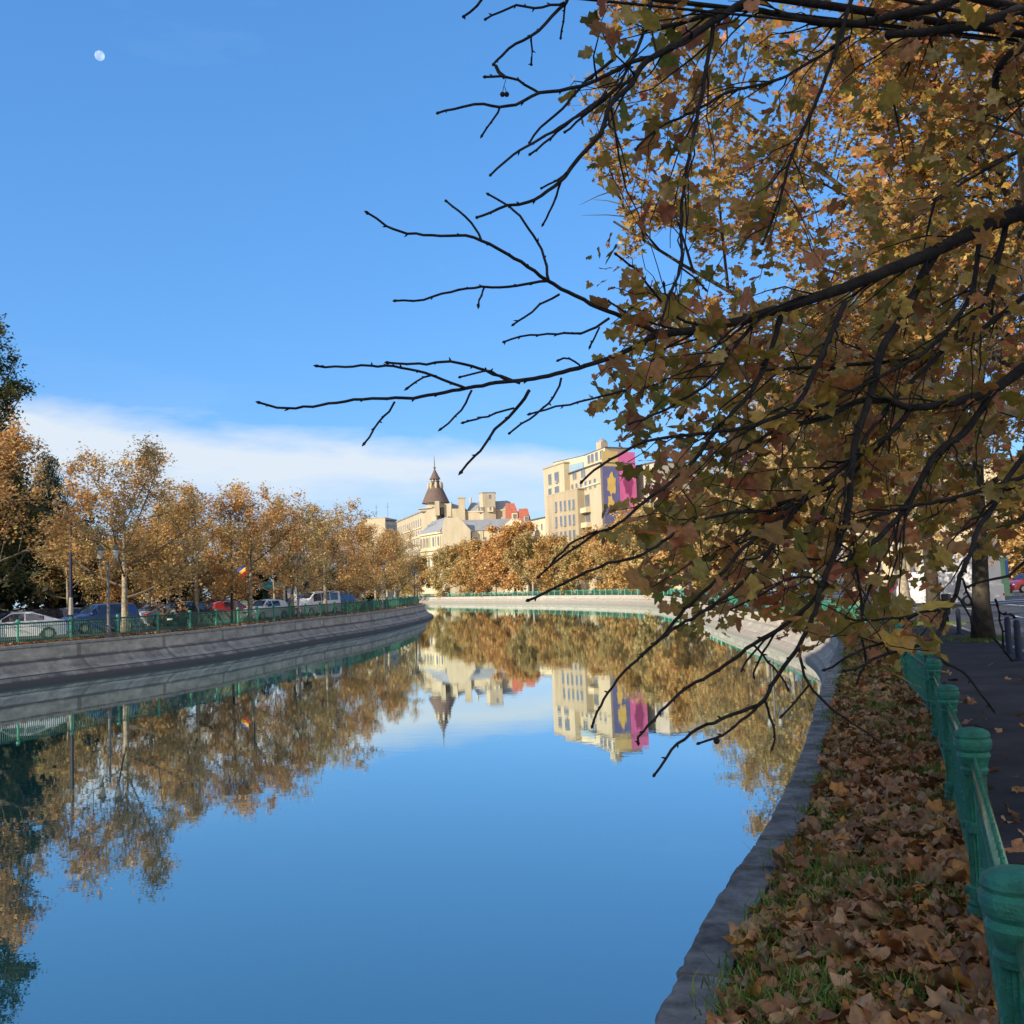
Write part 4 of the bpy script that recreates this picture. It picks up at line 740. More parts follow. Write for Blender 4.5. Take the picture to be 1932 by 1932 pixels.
TR=[ # px path, depth start, depth end, radius px start, end
 ([(1932,400),(1850,430),(1750,480),(1650,520),(1560,555),(1440,592),(1340,618),(1245,630)],8.2,6.1,24,9),
 ([(1245,630),(1160,672),(1090,695),(1020,712),(950,720),(880,732),(780,750),(700,752),(620,762),(545,771),(492,760)],6.1,4.6,8,2.3),
 ([(1245,630),(1190,605),(1130,580),(1060,545),(1030,527),(960,480),(910,455),(880,445),(830,444),(770,440),(730,425),(697,402)],6.1,5.1,7.5,2.2),
 ([(910,455),(890,420),(865,400),(843,382)],5.5,5.6,3.2,2.2),
 ([(1035,530),(1022,470),(990,420),(960,390),(925,368)],5.7,5.9,4,2.2),
 ([(1030,530),(960,541),(910,541),(850,550),(800,565),(748,568)],5.7,5.0,4,2.2),
 ([(915,541),(908,558),(903,575)],5.3,5.2,2.6,2),
 ([(1055,555),(1020,575),(990,598),(970,610)],5.8,5.6,3.2,2),
 ([(1150,600),(1110,625),(1050,630),(1000,632),(953,643)],5.9,5.3,3.5,2),([(1130,618),(1120,640),(1115,652)],5.8,5.8,2.4,2),
 ([(980,722),(930,705),(890,690),(850,683),(790,687),(735,683)],5.3,4.9,4.2,2.3),
 ([(880,732),(820,710),(770,695),(700,690),(650,693),(600,691)],5.1,4.6,4.2,2.2),
 ([(825,710),(800,712),(772,730)],4.9,4.8,2.8,2),
 ([(890,735),(880,760),(860,785),(835,808)],5.1,4.9,3,2),([(1000,735),(990,750),(970,775),(935,808),(915,840),(895,860),(872,888)],5.4,5.0,4.5,2.2),
 ([(745,757),(735,775),(715,795),(690,835)],4.8,4.7,3,2),([(1060,712),(1045,750),(1000,790),(962,815)],5.5,5.1,3,2),([(970,770),(920,785),(900,790),(875,797)],5.3,5.0,2.8,2),
 ([(1180,735),(1120,752),(1050,768),(1000,780)],5.9,5.3,3,2),([(1094,690),(1075,677),(1055,678)],5.6,5.5,2.6,2),([(960,720),(925,700),(895,705),(870,712)],5.2,5.0,2.8,2),
 ([(1428,-10),(1358,32),(1289,79),(1219,116),(1191,159),(1151,198),(1132,253),(1092,298),(1057,342),(998,382),(958,387),(901,411)],7.2,5.4,13,2.4),
 ([(1241,104),(1191,117),(1142,144),(1097,161),(1057,171),(1018,176),(973,198),(943,201),(913,197),(874,202),(829,213)],6.6,5.2,8,2.3),
 ([(1018,176),(988,159),(963,146),(916,145)],5.8,5.4,4.5,2.4),([(943,202),(930,225),(911,254)],5.5,5.3,3,2),
 ([(1080,-20),(1067,5),(1042,30),(1003,67),(973,82),(948,104),(931,121)],6.2,5.6,5,2.4),([(1065,5),(1008,15),(973,11),(918,35)],6.1,5.5,3.5,2.2),([(925,-20),(900,10),(876,31)],5.6,5.4,4,2.4),
 ([(1003,69),(1003,95),(1002,121)],5.9,5.8,2.5,2),([(1067,5),(1062,40),(1057,68)],6.1,6.1,2.6,2),
 ([(1142,174),(1120,200),(1067,233),(1007,270),(968,293),(926,328)],6.3,5.3,4.5,2.2),([(1191,150),(1130,190),(1080,225),(1040,260),(1003,290)],6.4,5.8,4.5,2.2),([(1160,110),(1110,150),(1060,205),(1020,240),(1000,268)],6.6,5.9,4.5,2.2),
 ([(1057,342),(1050,370),(1035,400),(1027,420)],5.9,5.7,3.4,2),([(1070,325),(1050,340),(1022,355)],5.9,5.8,3,2),
 ([(1345,40),(1338,100),(1310,248),(1290,360),(1285,422),(1285,501),(1262,560),(1250,600)],6.6,5.4,7,2.6),([(1285,505),(1262,560),(1252,540)],5.5,5.3,2.6,2),([(1285,505),(1310,525),(1330,545)],5.5,5.4,2.6,2),
 ([(1230,0),(1210,70),(1180,140),(1150,180),(1112,210),(1068,250)],7,6,5,2.2),
 ([(1613,-20),(1585,69),(1543,185),(1493,296),(1470,380),(1440,460)],7.6,6.4,7,2.6),([(1604,69),(1474,148),(1382,171),(1310,210),(1243,241),(1200,280)],7.5,6.2,8,2.6),
 ([(1932,14),(1844,46),(1760,58),(1680,66)],8.6,7.4,16,9),([(1821,-10),(1752,18),(1682,28),(1636,42),(1567,44),(1474,28),(1405,18),(1349,25),(1280,45),(1220,55)],8.2,6.6,15,5),
 ([(1932,83),(1885,130),(1878,190),(1890,210)],8.8,8.6,17,6),
 # lower limbs
 ([(1932,694),(1872,736),(1798,759),(1720,769),(1673,755),(1613,759),(1557,787),(1500,800),(1430,800)],7.8,6.2,16,3.5),
 ([(1757,486),(1706,593),(1669,648),(1641,750),(1613,833),(1600,958),(1582,1024),(1550,1106),(1537,1154),(1508,1218),(1465,1278),(1441,1321),(1410,1339),(1333,1368),(1304,1384),(1267,1416),(1236,1460)],7.7,4.4,14,2.4),
 ([(1441,1321),(1399,1360),(1351,1392),(1321,1403)],4.8,4.5,5,2.2),([(1444,1326),(1452,1350),(1463,1387),(1459,1408)],4.8,4.7,3.5,2),
 ([(1508,1228),(1526,1292),(1579,1345),(1620,1372),(1658,1398)],5.1,4.6,4,2),([(1526,1292),(1500,1325),(1479,1347)],4.9,4.8,3,2),
 ([(1720,769),(1673,824),(1590,880),(1500,964),(1444,1048),(1399,1101),(1320,1159),(1280,1180),(1213,1234),(1166,1282),(1127,1341),(1118,1369)],7.3,4.5,12,2.2),
 ([(1590,880),(1478,972),(1415,1022),(1341,1106),(1293,1149),(1254,1196),(1213,1234)],6.8,5.2,8,3),
 ([(1872,741),(1821,815),(1766,857),(1708,958),(1664,1008),(1597,1063),(1555,1109),(1513,1154),(1468,1188),(1420,1215),(1373,1252),(1341,1273),(1297,1297),(1258,1332),(1213,1380),(1203,1401)],7.6,4.4,13,2.3),
 ([(1468,1188),(1440,1230),(1425,1262),(1422,1275)],5.2,5.1,3,2),([(1468,1188),(1430,1222),(1400,1262)],5.2,5.0,3,2),([(1550,1109),(1530,1090),(1490,1090),(1440,1120),(1380,1150)],5.7,5.2,3.4,2),([(1420,1215),(1460,1260),(1487,1297)],5,4.9,3,2),
 ([(1932,860),(1900,905),(1873,958),(1845,998),(1831,1046),(1811,1085),(1803,1121),(1789,1147),(1774,1192),(1758,1212)],6.2,5.0,8.5,5),
 ([(1758,1212),(1708,1224),(1666,1236),(1633,1254),(1597,1266)],5,4.5,4.5,2.4),([(1758,1210),(1686,1209),(1631,1224),(1597,1242),(1560,1264)],5,4.6,4,2.2),([(1760,1213),(1783,1252),(1821,1268),(1843,1298),(1869,1335)],5,4.7,4,2),
 ([(1790,1147),(1740,1155),(1700,1165),(1650,1170),(1600,1168)],5.2,4.9,4,2.2),([(1803,1118),(1830,1165),(1838,1185)],5.2,5.2,2.6,2),([(1817,1090),(1830,1130),(1845,1165),(1880,1210),(1905,1240)],5.4,5.2,3,2),
 ([(1880,1130),(1885,1155),(1905,1160),(1912,1163)],5.6,5.6,3,2.2),([(1885,1155),(1890,1190),(1893,1220)],5.6,5.5,3,2.2),([(1932,1060),(1905,1085),(1875,1092),(1830,1105)],5.8,5.3,4,2.4),
 ([(1661,1060),(1627,1157),(1633,1236),(1630,1260),(1619,1286)],5.9,5.0,4,2),([(1600,960),(1612,1040),(1627,1157)],6.2,5.6,3.4,3),
 ([(1474,597),(1428,722),(1349,815),(1300,880),(1205,955),(1166,989),(1126,1006),(1084,1034),(1049,1058),(1018,1086)],6.6,4.7,8,2.2),([(1126,1003),(1085,1020),(1052,1050),(1040,1062)],5.2,5,3,2),
 ([(1594,569),(1543,685),(1502,764),(1430,800),(1381,812),(1300,820),(1219,833),(1153,868),(1121,886),(1100,907)],6.9,4.9,9,2.2),
 ([(1541,930),(1480,960),(1380,968),(1300,990),(1214,1045),(1147,1063),(1068,1098),(1000,1131)],6.2,4.6,6,2.6),
 ([(1673,824),(1600,900),(1541,930),(1450,955)],7,6.3,7,4),
 ([(1440,592),(1380,660),(1340,720),(1260,770),(1190,800)],6.6,5.6,5,2.2),([(1340,618),(1280,600),(1240,560),(1200,510),(1165,480)],6.4,6.0,4,2.2),([(1300,625),(1240,612),(1180,590),(1150,570)],6.3,6.0,3,2.2),
 ([(1900,420),(1860,560),(1800,640),(1720,720),(1650,800),(1590,900)],8,6.4,9,3),([(1850,430),(1830,560),(1760,650),(1700,690),(1600,740),(1500,790),(1400,850)],7.9,6,8,2.6),
 ([(1932,560),(1820,640),(1700,680),(1560,690),(1440,700)],8.4,7,8,3),([(1932,900),(1800,940),(1700,960),(1560,1000),(1420,1020)],7.2,6,6,2.5),
]
ta=empty('plane_tree',(8.6,12.2,zf(12.2)),0,'near plane tree with dark bare limbs and olive leaves overhanging the canal','tree'); ao=Vector(ta.location)
tb=MB(); tb.tube([(8.6,12.2,1.1),(8.55,12.2,3.0),(8.6,12.1,5.2),(8.9,12.3,8),(9.2,12.6,11)],[.42,.34,.3,.2,.1],14)
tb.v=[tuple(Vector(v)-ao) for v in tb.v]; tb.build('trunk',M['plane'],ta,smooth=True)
lb_=MB(); rt_=random.Random(5); twp=[]; EXT={0:[(8.6,12.1,5.2),(6.9,10.4,6.3)],40:None}
ext=[(0,(8.6,12.1,5.0)),(21,(9.0,12.4,9.0)),(40,(8.9,12.3,8.)),(41,(8.9,12.3,8.4)),(42,(8.8,12.2,7.4)),(43,(8.6,12.1,4.0)),(52,(8.6,12.2,3.2))]
def prep(path,d0,d1,r0,r1):
    d0*=.9; d1*=.93
    for (q0,q1,dd,rr0) in DONE:
        if abs(q0-path[0][0])+abs(q1-path[0][1])<26: d0=dd; r0=min(r0,rr0*.8); break
    P=np.array(path,float); a=arclen(P); out=[]; n=max(6,int(a[-1]/22)); D=dense(P,14); aa=arclen(D); pts=[];rr_=[]
    for i in range(len(D)):
        t=aa[i]/aa[-1]; Y=d0+(d1-d0)*t+.06*math.sin(t*9+d0); v=at(D[i][0],D[i][1],Y)
        v+=Vector((rt_.uniform(-1,1),rt_.uniform(-1,1),rt_.uniform(-1,1)))*.004
        pts.append(v); rr_.append(max(.004,(r0+(r1-r0)*t**.8)*Y/F*.5*(1.05)))
    for i in range(0,len(D)): DONE.append((D[i][0],D[i][1],pts[i].y,rr_[i]*F/pts[i].y*2/1.05))
    return pts,rr_
limbs=[]; DONE=[]
for i,(path,d0,d1,r0,r1) in enumerate(TR):
    r0=r0*1.0; pts,rad=prep(path,d0,d1,r0*1.25 if r0>6 else r0*1.5,r1*1.9 if r1<4 else r1*1.5)
    limbs.append((pts,rad))
    if path[0][0]>=1932 or path[0][1]<=0:
        e=Vector({True:(8.6,12.1,5.0),False:(9.,12.4,9.)}[path[0][1]>300]) if path[0][1]<850 else Vector((8.6,12.2,3.4))
        st=pts[0]; mid=st.lerp(e,.5)+Vector((0,0,.25)); pre=[e,e.lerp(mid,.55),mid,mid.lerp(st,.6)]; pts=pre+pts; rad=[rad[0]*1.5,rad[0]*1.35,rad[0]*1.2,rad[0]*1.08]+rad
    n=10 if r0>8 else (7 if r0>4 else 5)
    lb_.tube([p-ao for p in pts],rad,n)
    # nodes and buds
    L_=0
    for j in range(1,len(pts)):
        L_+=(pts[j]-pts[j-1]).length
        if L_>.075 and rad[j]<.02:
            L_=rt_.uniform(-.04,.02); d=(pts[j]-pts[j-1]).normalized(); s=Vector((rt_.gauss(0,1),rt_.gauss(0,1),rt_.gauss(0,1))); s=(s-d*s.dot(d)).normalized()
            q=pts[j]-ao; l=rt_.uniform(.008,.02); lb_.tube([q,q+(s*.8+d*.6)*l*.6,q+(s+d)*l],[rad[j]*.8,rad[j]*.75,.0015],5)
    d=(pts[-1]-pts[-2]).normalized(); q=pts[-1]-ao; lb_.tube([q,q+d*.012,q+d*.028],[rad[-1],rad[-1]*1.5,.001],6)
# procedural side twigs inside the crown
for (pts,rad) in limbs:
    for j in range(2,len(pts)-1):
        px,py=project(np.array([pts[j]])); 
        if not inpoly(px,py,CROWN)[0] or px[0]>1960: continue
        for rep in range(1 if rt_.random()<.55 else 0):
            s=Vector((rt_.gauss(-.35,.45),rt_.gauss(-.1,.6),rt_.gauss(-.2,.45))).normalized(); ln=rt_.uniform(.2,.8); tn=(pts[j+1]-pts[j]).normalized(); d=(s*.75+tn).normalized()
            q=bez(pts[j],d*ln,Vector((rt_.uniform(-.2,.15),rt_.uniform(-.1,.1),rt_.uniform(-.35,.12)))*ln*1.3,5); q=[v+Vector((rt_.gauss(0,1),rt_.gauss(0,1),rt_.gauss(0,1)))*.011*(k>0) for k,v in enumerate(q)]; r0=min(rad[j]*.55,.008)
            ex,ey=project(np.array([tuple(q[-1])]))
            if not inpoly(ex,ey,CROWN)[0]: continue
            lb_.tube([v-ao for v in q],[max(.0022,r0*(1-.7*k/5)) for k in range(6)],4); twp.append((q[2],q[-1]))
lb_.build('branches',M['darkbark'],ta,smooth=True)
# leaves of the near tree: on the twigs and through the crown volume
rg=np.random.default_rng(77); A=np.array([tuple(t[0]) for t in twp]); B=np.array([tuple(t[1]) for t in twp])
i=rg.integers(0,len(A),1050); t=rg.uniform(.3,1.15,1050)[:,None]; P1=A[i]*(1-t)+B[i]*t+rg.normal(size=(1050,3))*.07+np.array([0,.12,0])
n=60000; Y=rg.uniform(6.4,14.,n); X=rg.uniform(.3,8.2,n); Z=rg.uniform(1.9,9.6,n); P2=np.stack([X,Y,Z],1)
def crownmask(P,lower,upper,extra=None):
    px,py=project(P); m=inpoly(px,py,CROWN)&(px<2050)&(py>-80)
    q=np.clip((py-430)/300,0,1); pr=upper+(lower-upper)*q
    g=(((px-1262)/62)**2+((py-480)/62)**2)<1; g2=(((px-1215)/50)**2+((py-560)/40)**2)<1
    m&=~g
    edge=np.clip((px-(1090))/130,.12,1); lowfade=np.clip((1290-py)/160,.25,1)
    rd=rg.random(len(P))
    cl=.5+.5*np.sin(P[:,0]*3.1+P[:,2]*2.3+1.3)*np.sin(P[:,2]*3.7-P[:,1]*2.1)
    m&=rd<pr*edge*lowfade*(.35+1.1*cl)
    # keep a window on the road at the lower right
    wn=((px>1800)&(py>1050))|((px>1660)&(px<1850)&(py>1075)&(py<1150)&(rg.random(len(P))<.82)); m&=~wn
    # leave the banner and beige block partly open
    wb=(px<1215)&(py>845)&(py<1010)&(rg.random(len(P))<.72); m&=~wb
    return m
P2=P2[crownmask(P2,.25,.08)]; 
px,py=project(P1); P1=P1[inpoly(px,py,CROWN)&((py>380)|(rg.random(len(P1))<.45))&~((px>1800)&(py>1050))&~((((px-1262)/62)**2+((py-480)/62)**2)<1)]
PA=np.concatenate([P1,P2])-np.array(ao); 
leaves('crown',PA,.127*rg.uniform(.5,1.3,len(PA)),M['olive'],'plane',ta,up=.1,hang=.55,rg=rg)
print('near leaves',len(PA))
# seed balls and the dry curled leaf on the bare twigs
for (x,y,D) in ((948,178,5.5),(956,178,5.5),(1352,1398,4.6)): 
    v=at(x,y,D); sb=MB().sph((0,0,0),.015,8); sb.build('seed_ball',M['darkbark'],ta,loc=v-ao)
sb=MB(); sb.tube([tuple(at(955,148,5.5)-ao),tuple(at(950,165,5.5)-ao),tuple(at(948,176,5.5)-ao)],.0018,4); sb.tube([tuple(at(952,163,5.5)-ao),tuple(at(956,176,5.5)-ao)],.0018,4)
v=[tuple(at(x,y,D)-ao) for x,y,D in ((930,120,5.5),(938,122,5.52),(944,134,5.53),(938,138,5.5),(958,145,5.52),(950,150,5.5))]; sb.add(v,[(0,1,2,3),(3,2,4,5)])
sb.build('dry_stalk',M['darkbark'],ta)
# second tree, trunk just outside the frame, crown sunlit above the shade
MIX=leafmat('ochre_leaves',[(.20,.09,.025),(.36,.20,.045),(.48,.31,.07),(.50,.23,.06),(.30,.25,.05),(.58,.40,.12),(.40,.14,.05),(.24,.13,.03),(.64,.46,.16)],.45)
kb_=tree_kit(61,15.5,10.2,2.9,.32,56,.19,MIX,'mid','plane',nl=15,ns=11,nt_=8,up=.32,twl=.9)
loc=Vector((10.9,20.8,zf(21)))
def cull(kit,loc,rz,lower,upper):
    c,s=math.cos(rz),math.sin(rz); P=kit['P']; W=np.stack([P[:,0]*c-P[:,1]*s+loc[0],P[:,0]*s+P[:,1]*c+loc[1],P[:,2]+loc[2]],1)
    px,py=project(W); g=(((px-1262)/50)**2+((py-480)/50)**2)<1
    m=((px>1960)|inpoly(px,py,CROWN))&~(g&(px<1960)); 
    m&=~((px>1790)&(px<2000)&(py>1040)); m&=(px>1225)|(py<840)
    m&=(rg.random(len(P))<np.clip((px-1070)/90,.35,1)*np.where(py<600,upper,lower)); kit['P']=P[m]; kit['sz']=kit['sz'][m]
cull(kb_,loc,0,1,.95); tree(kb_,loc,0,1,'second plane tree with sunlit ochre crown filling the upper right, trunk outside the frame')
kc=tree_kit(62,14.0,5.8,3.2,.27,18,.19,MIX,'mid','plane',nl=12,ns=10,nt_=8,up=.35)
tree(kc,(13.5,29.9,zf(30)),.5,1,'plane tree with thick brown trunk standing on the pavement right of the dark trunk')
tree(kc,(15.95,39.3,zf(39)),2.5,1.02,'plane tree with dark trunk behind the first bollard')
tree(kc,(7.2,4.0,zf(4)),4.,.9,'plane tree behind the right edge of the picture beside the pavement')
# ---------------------------------------------------------------- litter and grass
def fl(n,ylo,yhi,off,mt,size,pw=1.6,ptgt=None,left=False,gap=None):
    u=rg.random(n); Y=ylo*(yhi/ylo)**u if ylo>0 else rg.uniform(ylo,yhi,n)
    o=off[0]+(off[1]-off[0])*rg.random(n); 
    if left: X=np.array([lb(y) for y in Y])-o; Z=np.full(n,ZL-.01)
    else:
        X=np.array([rb(y) for y in Y])+o; c=np.array([zc(y) for y in Y])-.03; f_=np.array([zf(y) for y in Y]); Z=c+(f_-c)*np.clip((o-.15)/1.6,0,1)
    return np.stack([X,Y,Z],1)
def litter(name,P,size,label,hz=.055):
    n=len(P); P=P.copy(); P[:,2]+=.012+hz*rg.random(n)**1.8; sz=size*rg.uniform(.4,1.35,n)
    T='plane'
    o=leaves(name,P,sz,M['litter'],T,up=.55,curl=(.1,1.9),rg=rg); return tag(o,label,'fallen leaves',kind='stuff')
Pn=np.concatenate([fl(8200,1.6,14,(.28,1.62),None,0),fl(6500,10,60,(.27,1.6),None,0)])
# thinner where the grass grows through
pn=np.sin(Pn[:,0]*2.3+Pn[:,1]*1.1)*np.sin(Pn[:,1]*1.9-Pn[:,0]); Pn=Pn[(rg.random(len(Pn))<np.where(pn>.25,.28,.95))]
litter('fallen_leaves',Pn,.155,'brown fallen plane leaves covering the verge between coping and green fence')
Pp=fl(420,1.6,40,(1.75,4.6),None,0); Pp=Pp[rg.random(len(Pp))<np.clip(1.25-(Pp[:,0]-np.array([rb(y) for y in Pp[:,1]])-1.7)/1.2,.12,1)]; Pp[:,2]=[zf(y) for y in Pp[:,1]]
litter('fallen_leaves',Pp,.14,'scattered dry leaves on the dark pavement right of the fence',.012)
litter('fallen_leaves',fl(9000,34,150,(.25,1.3),None,0,left=True),.15,'reddish brown leaf litter along the left bank between coping and fence',.06)
def tufts(name,C,label,h=.14,nb=30,r=.085):
    n=len(C)*nb; c=np.repeat(C,nb,0); P=c+np.concatenate([rg.normal(size=(n,2))*r,np.zeros((n,1))],1); hh=h*rg.uniform(.4,1.3,n)*np.repeat(rg.uniform(.5,1.3,len(C)),nb)
    d=rg.normal(size=(n,3))*.38; d[:,2]=1; d/=np.linalg.norm(d,axis=1)[:,None]; s=rg.normal(size=(n,3)); s[:,2]=0; s/=np.linalg.norm(s,axis=1)[:,None]; w_=.0035+.0015*rg.random(n); dr=rg.normal(size=(n,3))*.25; dr[:,2]=-.15
    q=P+d*hh[:,None]*.55; e=P+d*hh[:,None]+dr*hh[:,None]
    V=np.stack([P-s*w_[:,None],P+s*w_[:,None],q+s*w_[:,None]*.8,q-s*w_[:,None]*.8,e],1).reshape(-1,3); b_=np.arange(n)*5
    idx=[]; fs=[]; 
    for k in range(n): o=k*5; fs+=[(o,o+1,o+2,o+3),(o+3,o+2,o+4)]
    me=bpy.data.meshes.new(name); me.from_pydata(V.tolist(),[],fs); me.materials.append(M['grass']); a_=me.attributes.new('rnd','FLOAT','POINT'); a_.data.foreach_set('value',np.repeat(rg.random(n),5).astype(np.float32))
    return tag(link(name,me),label,'grass',kind='stuff')
C1=fl(520,2.2,14,(.3,1.55),None,0); pn=np.sin(C1[:,0]*2.3+C1[:,1]*1.1)*np.sin(C1[:,1]*1.9-C1[:,0]); C1=C1[(pn>.2)|(rg.random(len(C1))<.22)]
C2=fl(110,3.0,60,(.34,.5),None,0); C3=fl(420,12,60,(.2,1.0),None,0); C4=fl(110,5,30,(1.0,1.5),None,0)
tufts('grass',np.concatenate([C1,C2,C3,C4]),'green grass tufts growing through the fallen leaves of the right verge')
Cm=[]
for (x,y) in ((13.5,29.9),(15.95,39.3)):
    for k in range(90): a_=rt_.uniform(0,6.28); r_=rt_.uniform(.3,1.1); Cm.append((x+r_*math.cos(a_),y+r_*math.sin(a_)*1.3,zf(y)))
tufts('grass',np.array(Cm),'short grass around the feet of the two plane trunks on the pavement',.12,22,.08)
Cm=np.array([(x,y,zf(y)) for x,y in [(5.6+rt_.uniform(-.5,.9),10.6+rt_.uniform(-.4,.6)) for k in range(0)]]) if False else None
Cl=fl(150,36,140,(.3,1.25),None,0,left=True); tufts('grass',Cl,'sparse dull grass along the left bank fence',.16,16,.12)
# ---------------------------------------------------------------- buildings
def P2d(px,Y,py=960): q=at(px,py,Y); return Vector((q.x,q.y,0))
class Face:
    def __init__(s,A,B): s.A=Vector(A);s.B=Vector(B);s.d=(s.B-s.A).normalized();s.n=Vector((s.d.y,-s.d.x,0));s.L=(s.B-s.A).length; s.rz=math.atan2(s.d.y,s.d.x)
    def hit(s,px,py):
        r=ray(px,py); t=((s.A-Vector((0,0,EYE))).dot(s.n))/(r.dot(s.n)); p=Vector((0,0,EYE))+r*t; return (p-s.A).dot(s.d),p.z
    def at(s,u,z,off=0): p=s.A+s.d*u+s.n*off; return Vector((p.x,p.y,z))
def window_mesh(w,h,div=1,arch=False,rec=.0):
    b=MB(); b.box((0,-.03,0),(w+.16,.10,h+.16)); b.mi=1
    for k in range(div+1):
        ww=w/(div+1)-.05; b.box((-w/2+(k+.5)*w/(div+1),-.075,0),(ww,.04,h-.06))
    if arch:
        b.mi=0; b.add([(math.cos(t)*(w/2+.08),y,h/2+math.sin(t)*(w/2+.08)) for y in(-.08,.02) for t in np.linspace(0,math.pi,7)],[(0,1,2,3,4,5,6),tuple(range(13,6,-1))]+[(i,7+i,8+i,i+1) for i in range(6)])
        b.mi=1; b.add([(math.cos(t)*(w/2-.03),-.095,h/2+math.sin(t)*(w/2-.03)) for t in np.linspace(0,math.pi,7)],[(0,1,2,3,4,5,6)])
    return b.mesh('window',[M['wframe'],M['glass']])
WM={}
def windows(root,F_,pts,w,h,div=1,arch=False,off=.02):
    k=(round(w,2),round(h,2),div,arch)
    if k not in WM: WM[k]=window_mesh(w,h,div,arch)
    for (u,z) in pts:
        p=F_.at(u,z,off); o=link('window',WM[k],root,p-Vector(root.location)); o.rotation_euler=(0,0,F_.rz)
def block(root,poly,z0,z1,m,name='wall',cap=None,capo=.25,caph=.35,capm=None):
    o=Vector(root.location); pl=[(p[0]-o.x,p[1]-o.y) for p in poly]; b=MB(); b.prism(pl,z0,z1); r=b.build(name,m,root)
    if cap:
        c=Vector((sum(p[0] for p in pl)/len(pl),sum(p[1] for p in pl)/len(pl),0)); q=[]
        for p in pl: v=Vector((p[0],p[1],0))-c; q.append(tuple((c+v*(1+capo/max(v.length,.1)))[:2]))
        z=z1 if not hasattr(z1,'__len__') else max(z1); MB().prism(q,z+.003,z+caph).build(cap,capm or m,root)
    return r
def quadfoot(A,B,depth): 
    n=Face(A,B).n*-depth; return [tuple(A[:2]),tuple(B[:2]),tuple((B+n)[:2]),tuple((A+n)[:2])]
def ac_units(root,F_,pts):
    if 'ac' not in WM: b=MB(); b.box((0,-.2,0),(.8,.35,.6)); b.mi=1; b.lathe([(.2,-.01),(.2,.01)],(0,0,0),10); WM['ac']=b.mesh('air_conditioner',[M['lampglass'],M['darkmetal']])
    for (u,z) in pts: p=F_.at(u,z,.05); o=link('air_conditioner',WM['ac'],root,p-Vector(root.location)); o.rotation_euler=(0,0,F_.rz)
z3=lambda x,y:(702.8+x*.26456,830.6+y*.26456)
z8=lambda x,y:(734.7+x*.14883,843.3+y*.14883)
# ---- tall beige block with banner
A=P2d(1025.5,245,900); B=P2d(1132,215,880); C=P2d(1197,219.5,880)
root=empty('apartment_building',(B.x,B.y,0),0,'tall beige apartment block with many windows and a purple and pink banner, behind golden trees','building')
Fm=Face(A,B); Fb=Face(B,C)
hL=Fm.hit(1025,886)[1]; hR=Fm.hit(1131,869)[1]
u1,_=Fm.hit(*z3(1378,500)); uc0,_=Fm.hit(*z3(1280,600)); uc1,_=Fm.hit(*z3(1500,600))
back=Fb.n*-16
LB1=[A,Fm.at(u1,0),Fm.at(u1,0)-Fm.n*12,A-Fm.n*12]
block(root,[p[:2] for p in LB1],0,hL,M['beige'],'wall','cornice',.25,.3,M['beige2'])
rec=1.4; Ar=Fm.at(u1,0)-Fm.n*rec
block(root,[p[:2] for p in (Ar,B,C,C+Vector((3,24,0)),Ar-Fm.n*9+Vector((2,9,0)))],0,hR-.6,M['beige'],'wall','roof_eave',.5,.25,M['darkroof'])
Fr=Face(Ar,B)
hb=Fm.hit(*z3(1390,375))[1]; Cb=[Fm.at(uc0,0,1.0),Fm.at(uc1,0,1.0),Fm.at(uc1,0,-1.5),Fm.at(uc0,0,-1.5)]
block(root,[p[:2] for p in Cb],0,hb,M['beige2'],'bay','bay_cornice',.2,.35,M['beige2'])
Fc=Face(Fm.at(uc0,0,1.0),Fm.at(uc1,0,1.0))
def hits(F_,L_): return [F_.hit(*z3(x,y)) for x,y in L_]
windows(root,Fm,hits(Fm,[(1267,280),(1268,382),(1270,487),(1272,592),(1275,697)]),1.9,2.5)
windows(root,Fm,hits(Fm,[(1316,265),(1318,367)]),2.6,2.5,2)
windows(root,Fc,hits(Fc,[(x+k*2,y-(x-1312)*.13+k*0) for k,y in enumerate((475,582,692)) for x in (1312,1345,1375,1407,1437)]),1.15,2.4,0)
windows(root,Fr,hits(Fr,[(1398,352),(1428,345),(1458,338),(1490,330),(1522,323),(1554,316),(1588,305),(1436,252),(1450,247),(1497,238),(1512,234)]),1.2,1.9,0)
windows(root,Fr,hits(Fr,[(1535,430),(1540,543),(1542,650)]),2.8,2.6,2)
for x,y in ((1535,500),(1540,605)):
    u,z=Fr.hit(*z3(x,y)); p=Fr.at(u,z,.6)-root.location; MB().box(p,(4.2,1.2,1.1),Fr.rz).build('balcony',M['cream'],root)
ac_units(root,Fc,hits(Fc,[(1310,505),(1375,490),(1432,482),(1312,615),(1375,603),(1438,592),(1380,714)]))
ac_units(root,Fm,hits(Fm,[(1318,298),(1275,625),(1280,728)]))
# string course
for y_ in (hR-4.6,): p=(Fr.at(Fr.L/2,y_,.12)-root.location); MB().box(p,(Fr.L-.3,.25,.35),Fr.rz).build('string_course',M['cream'],root)
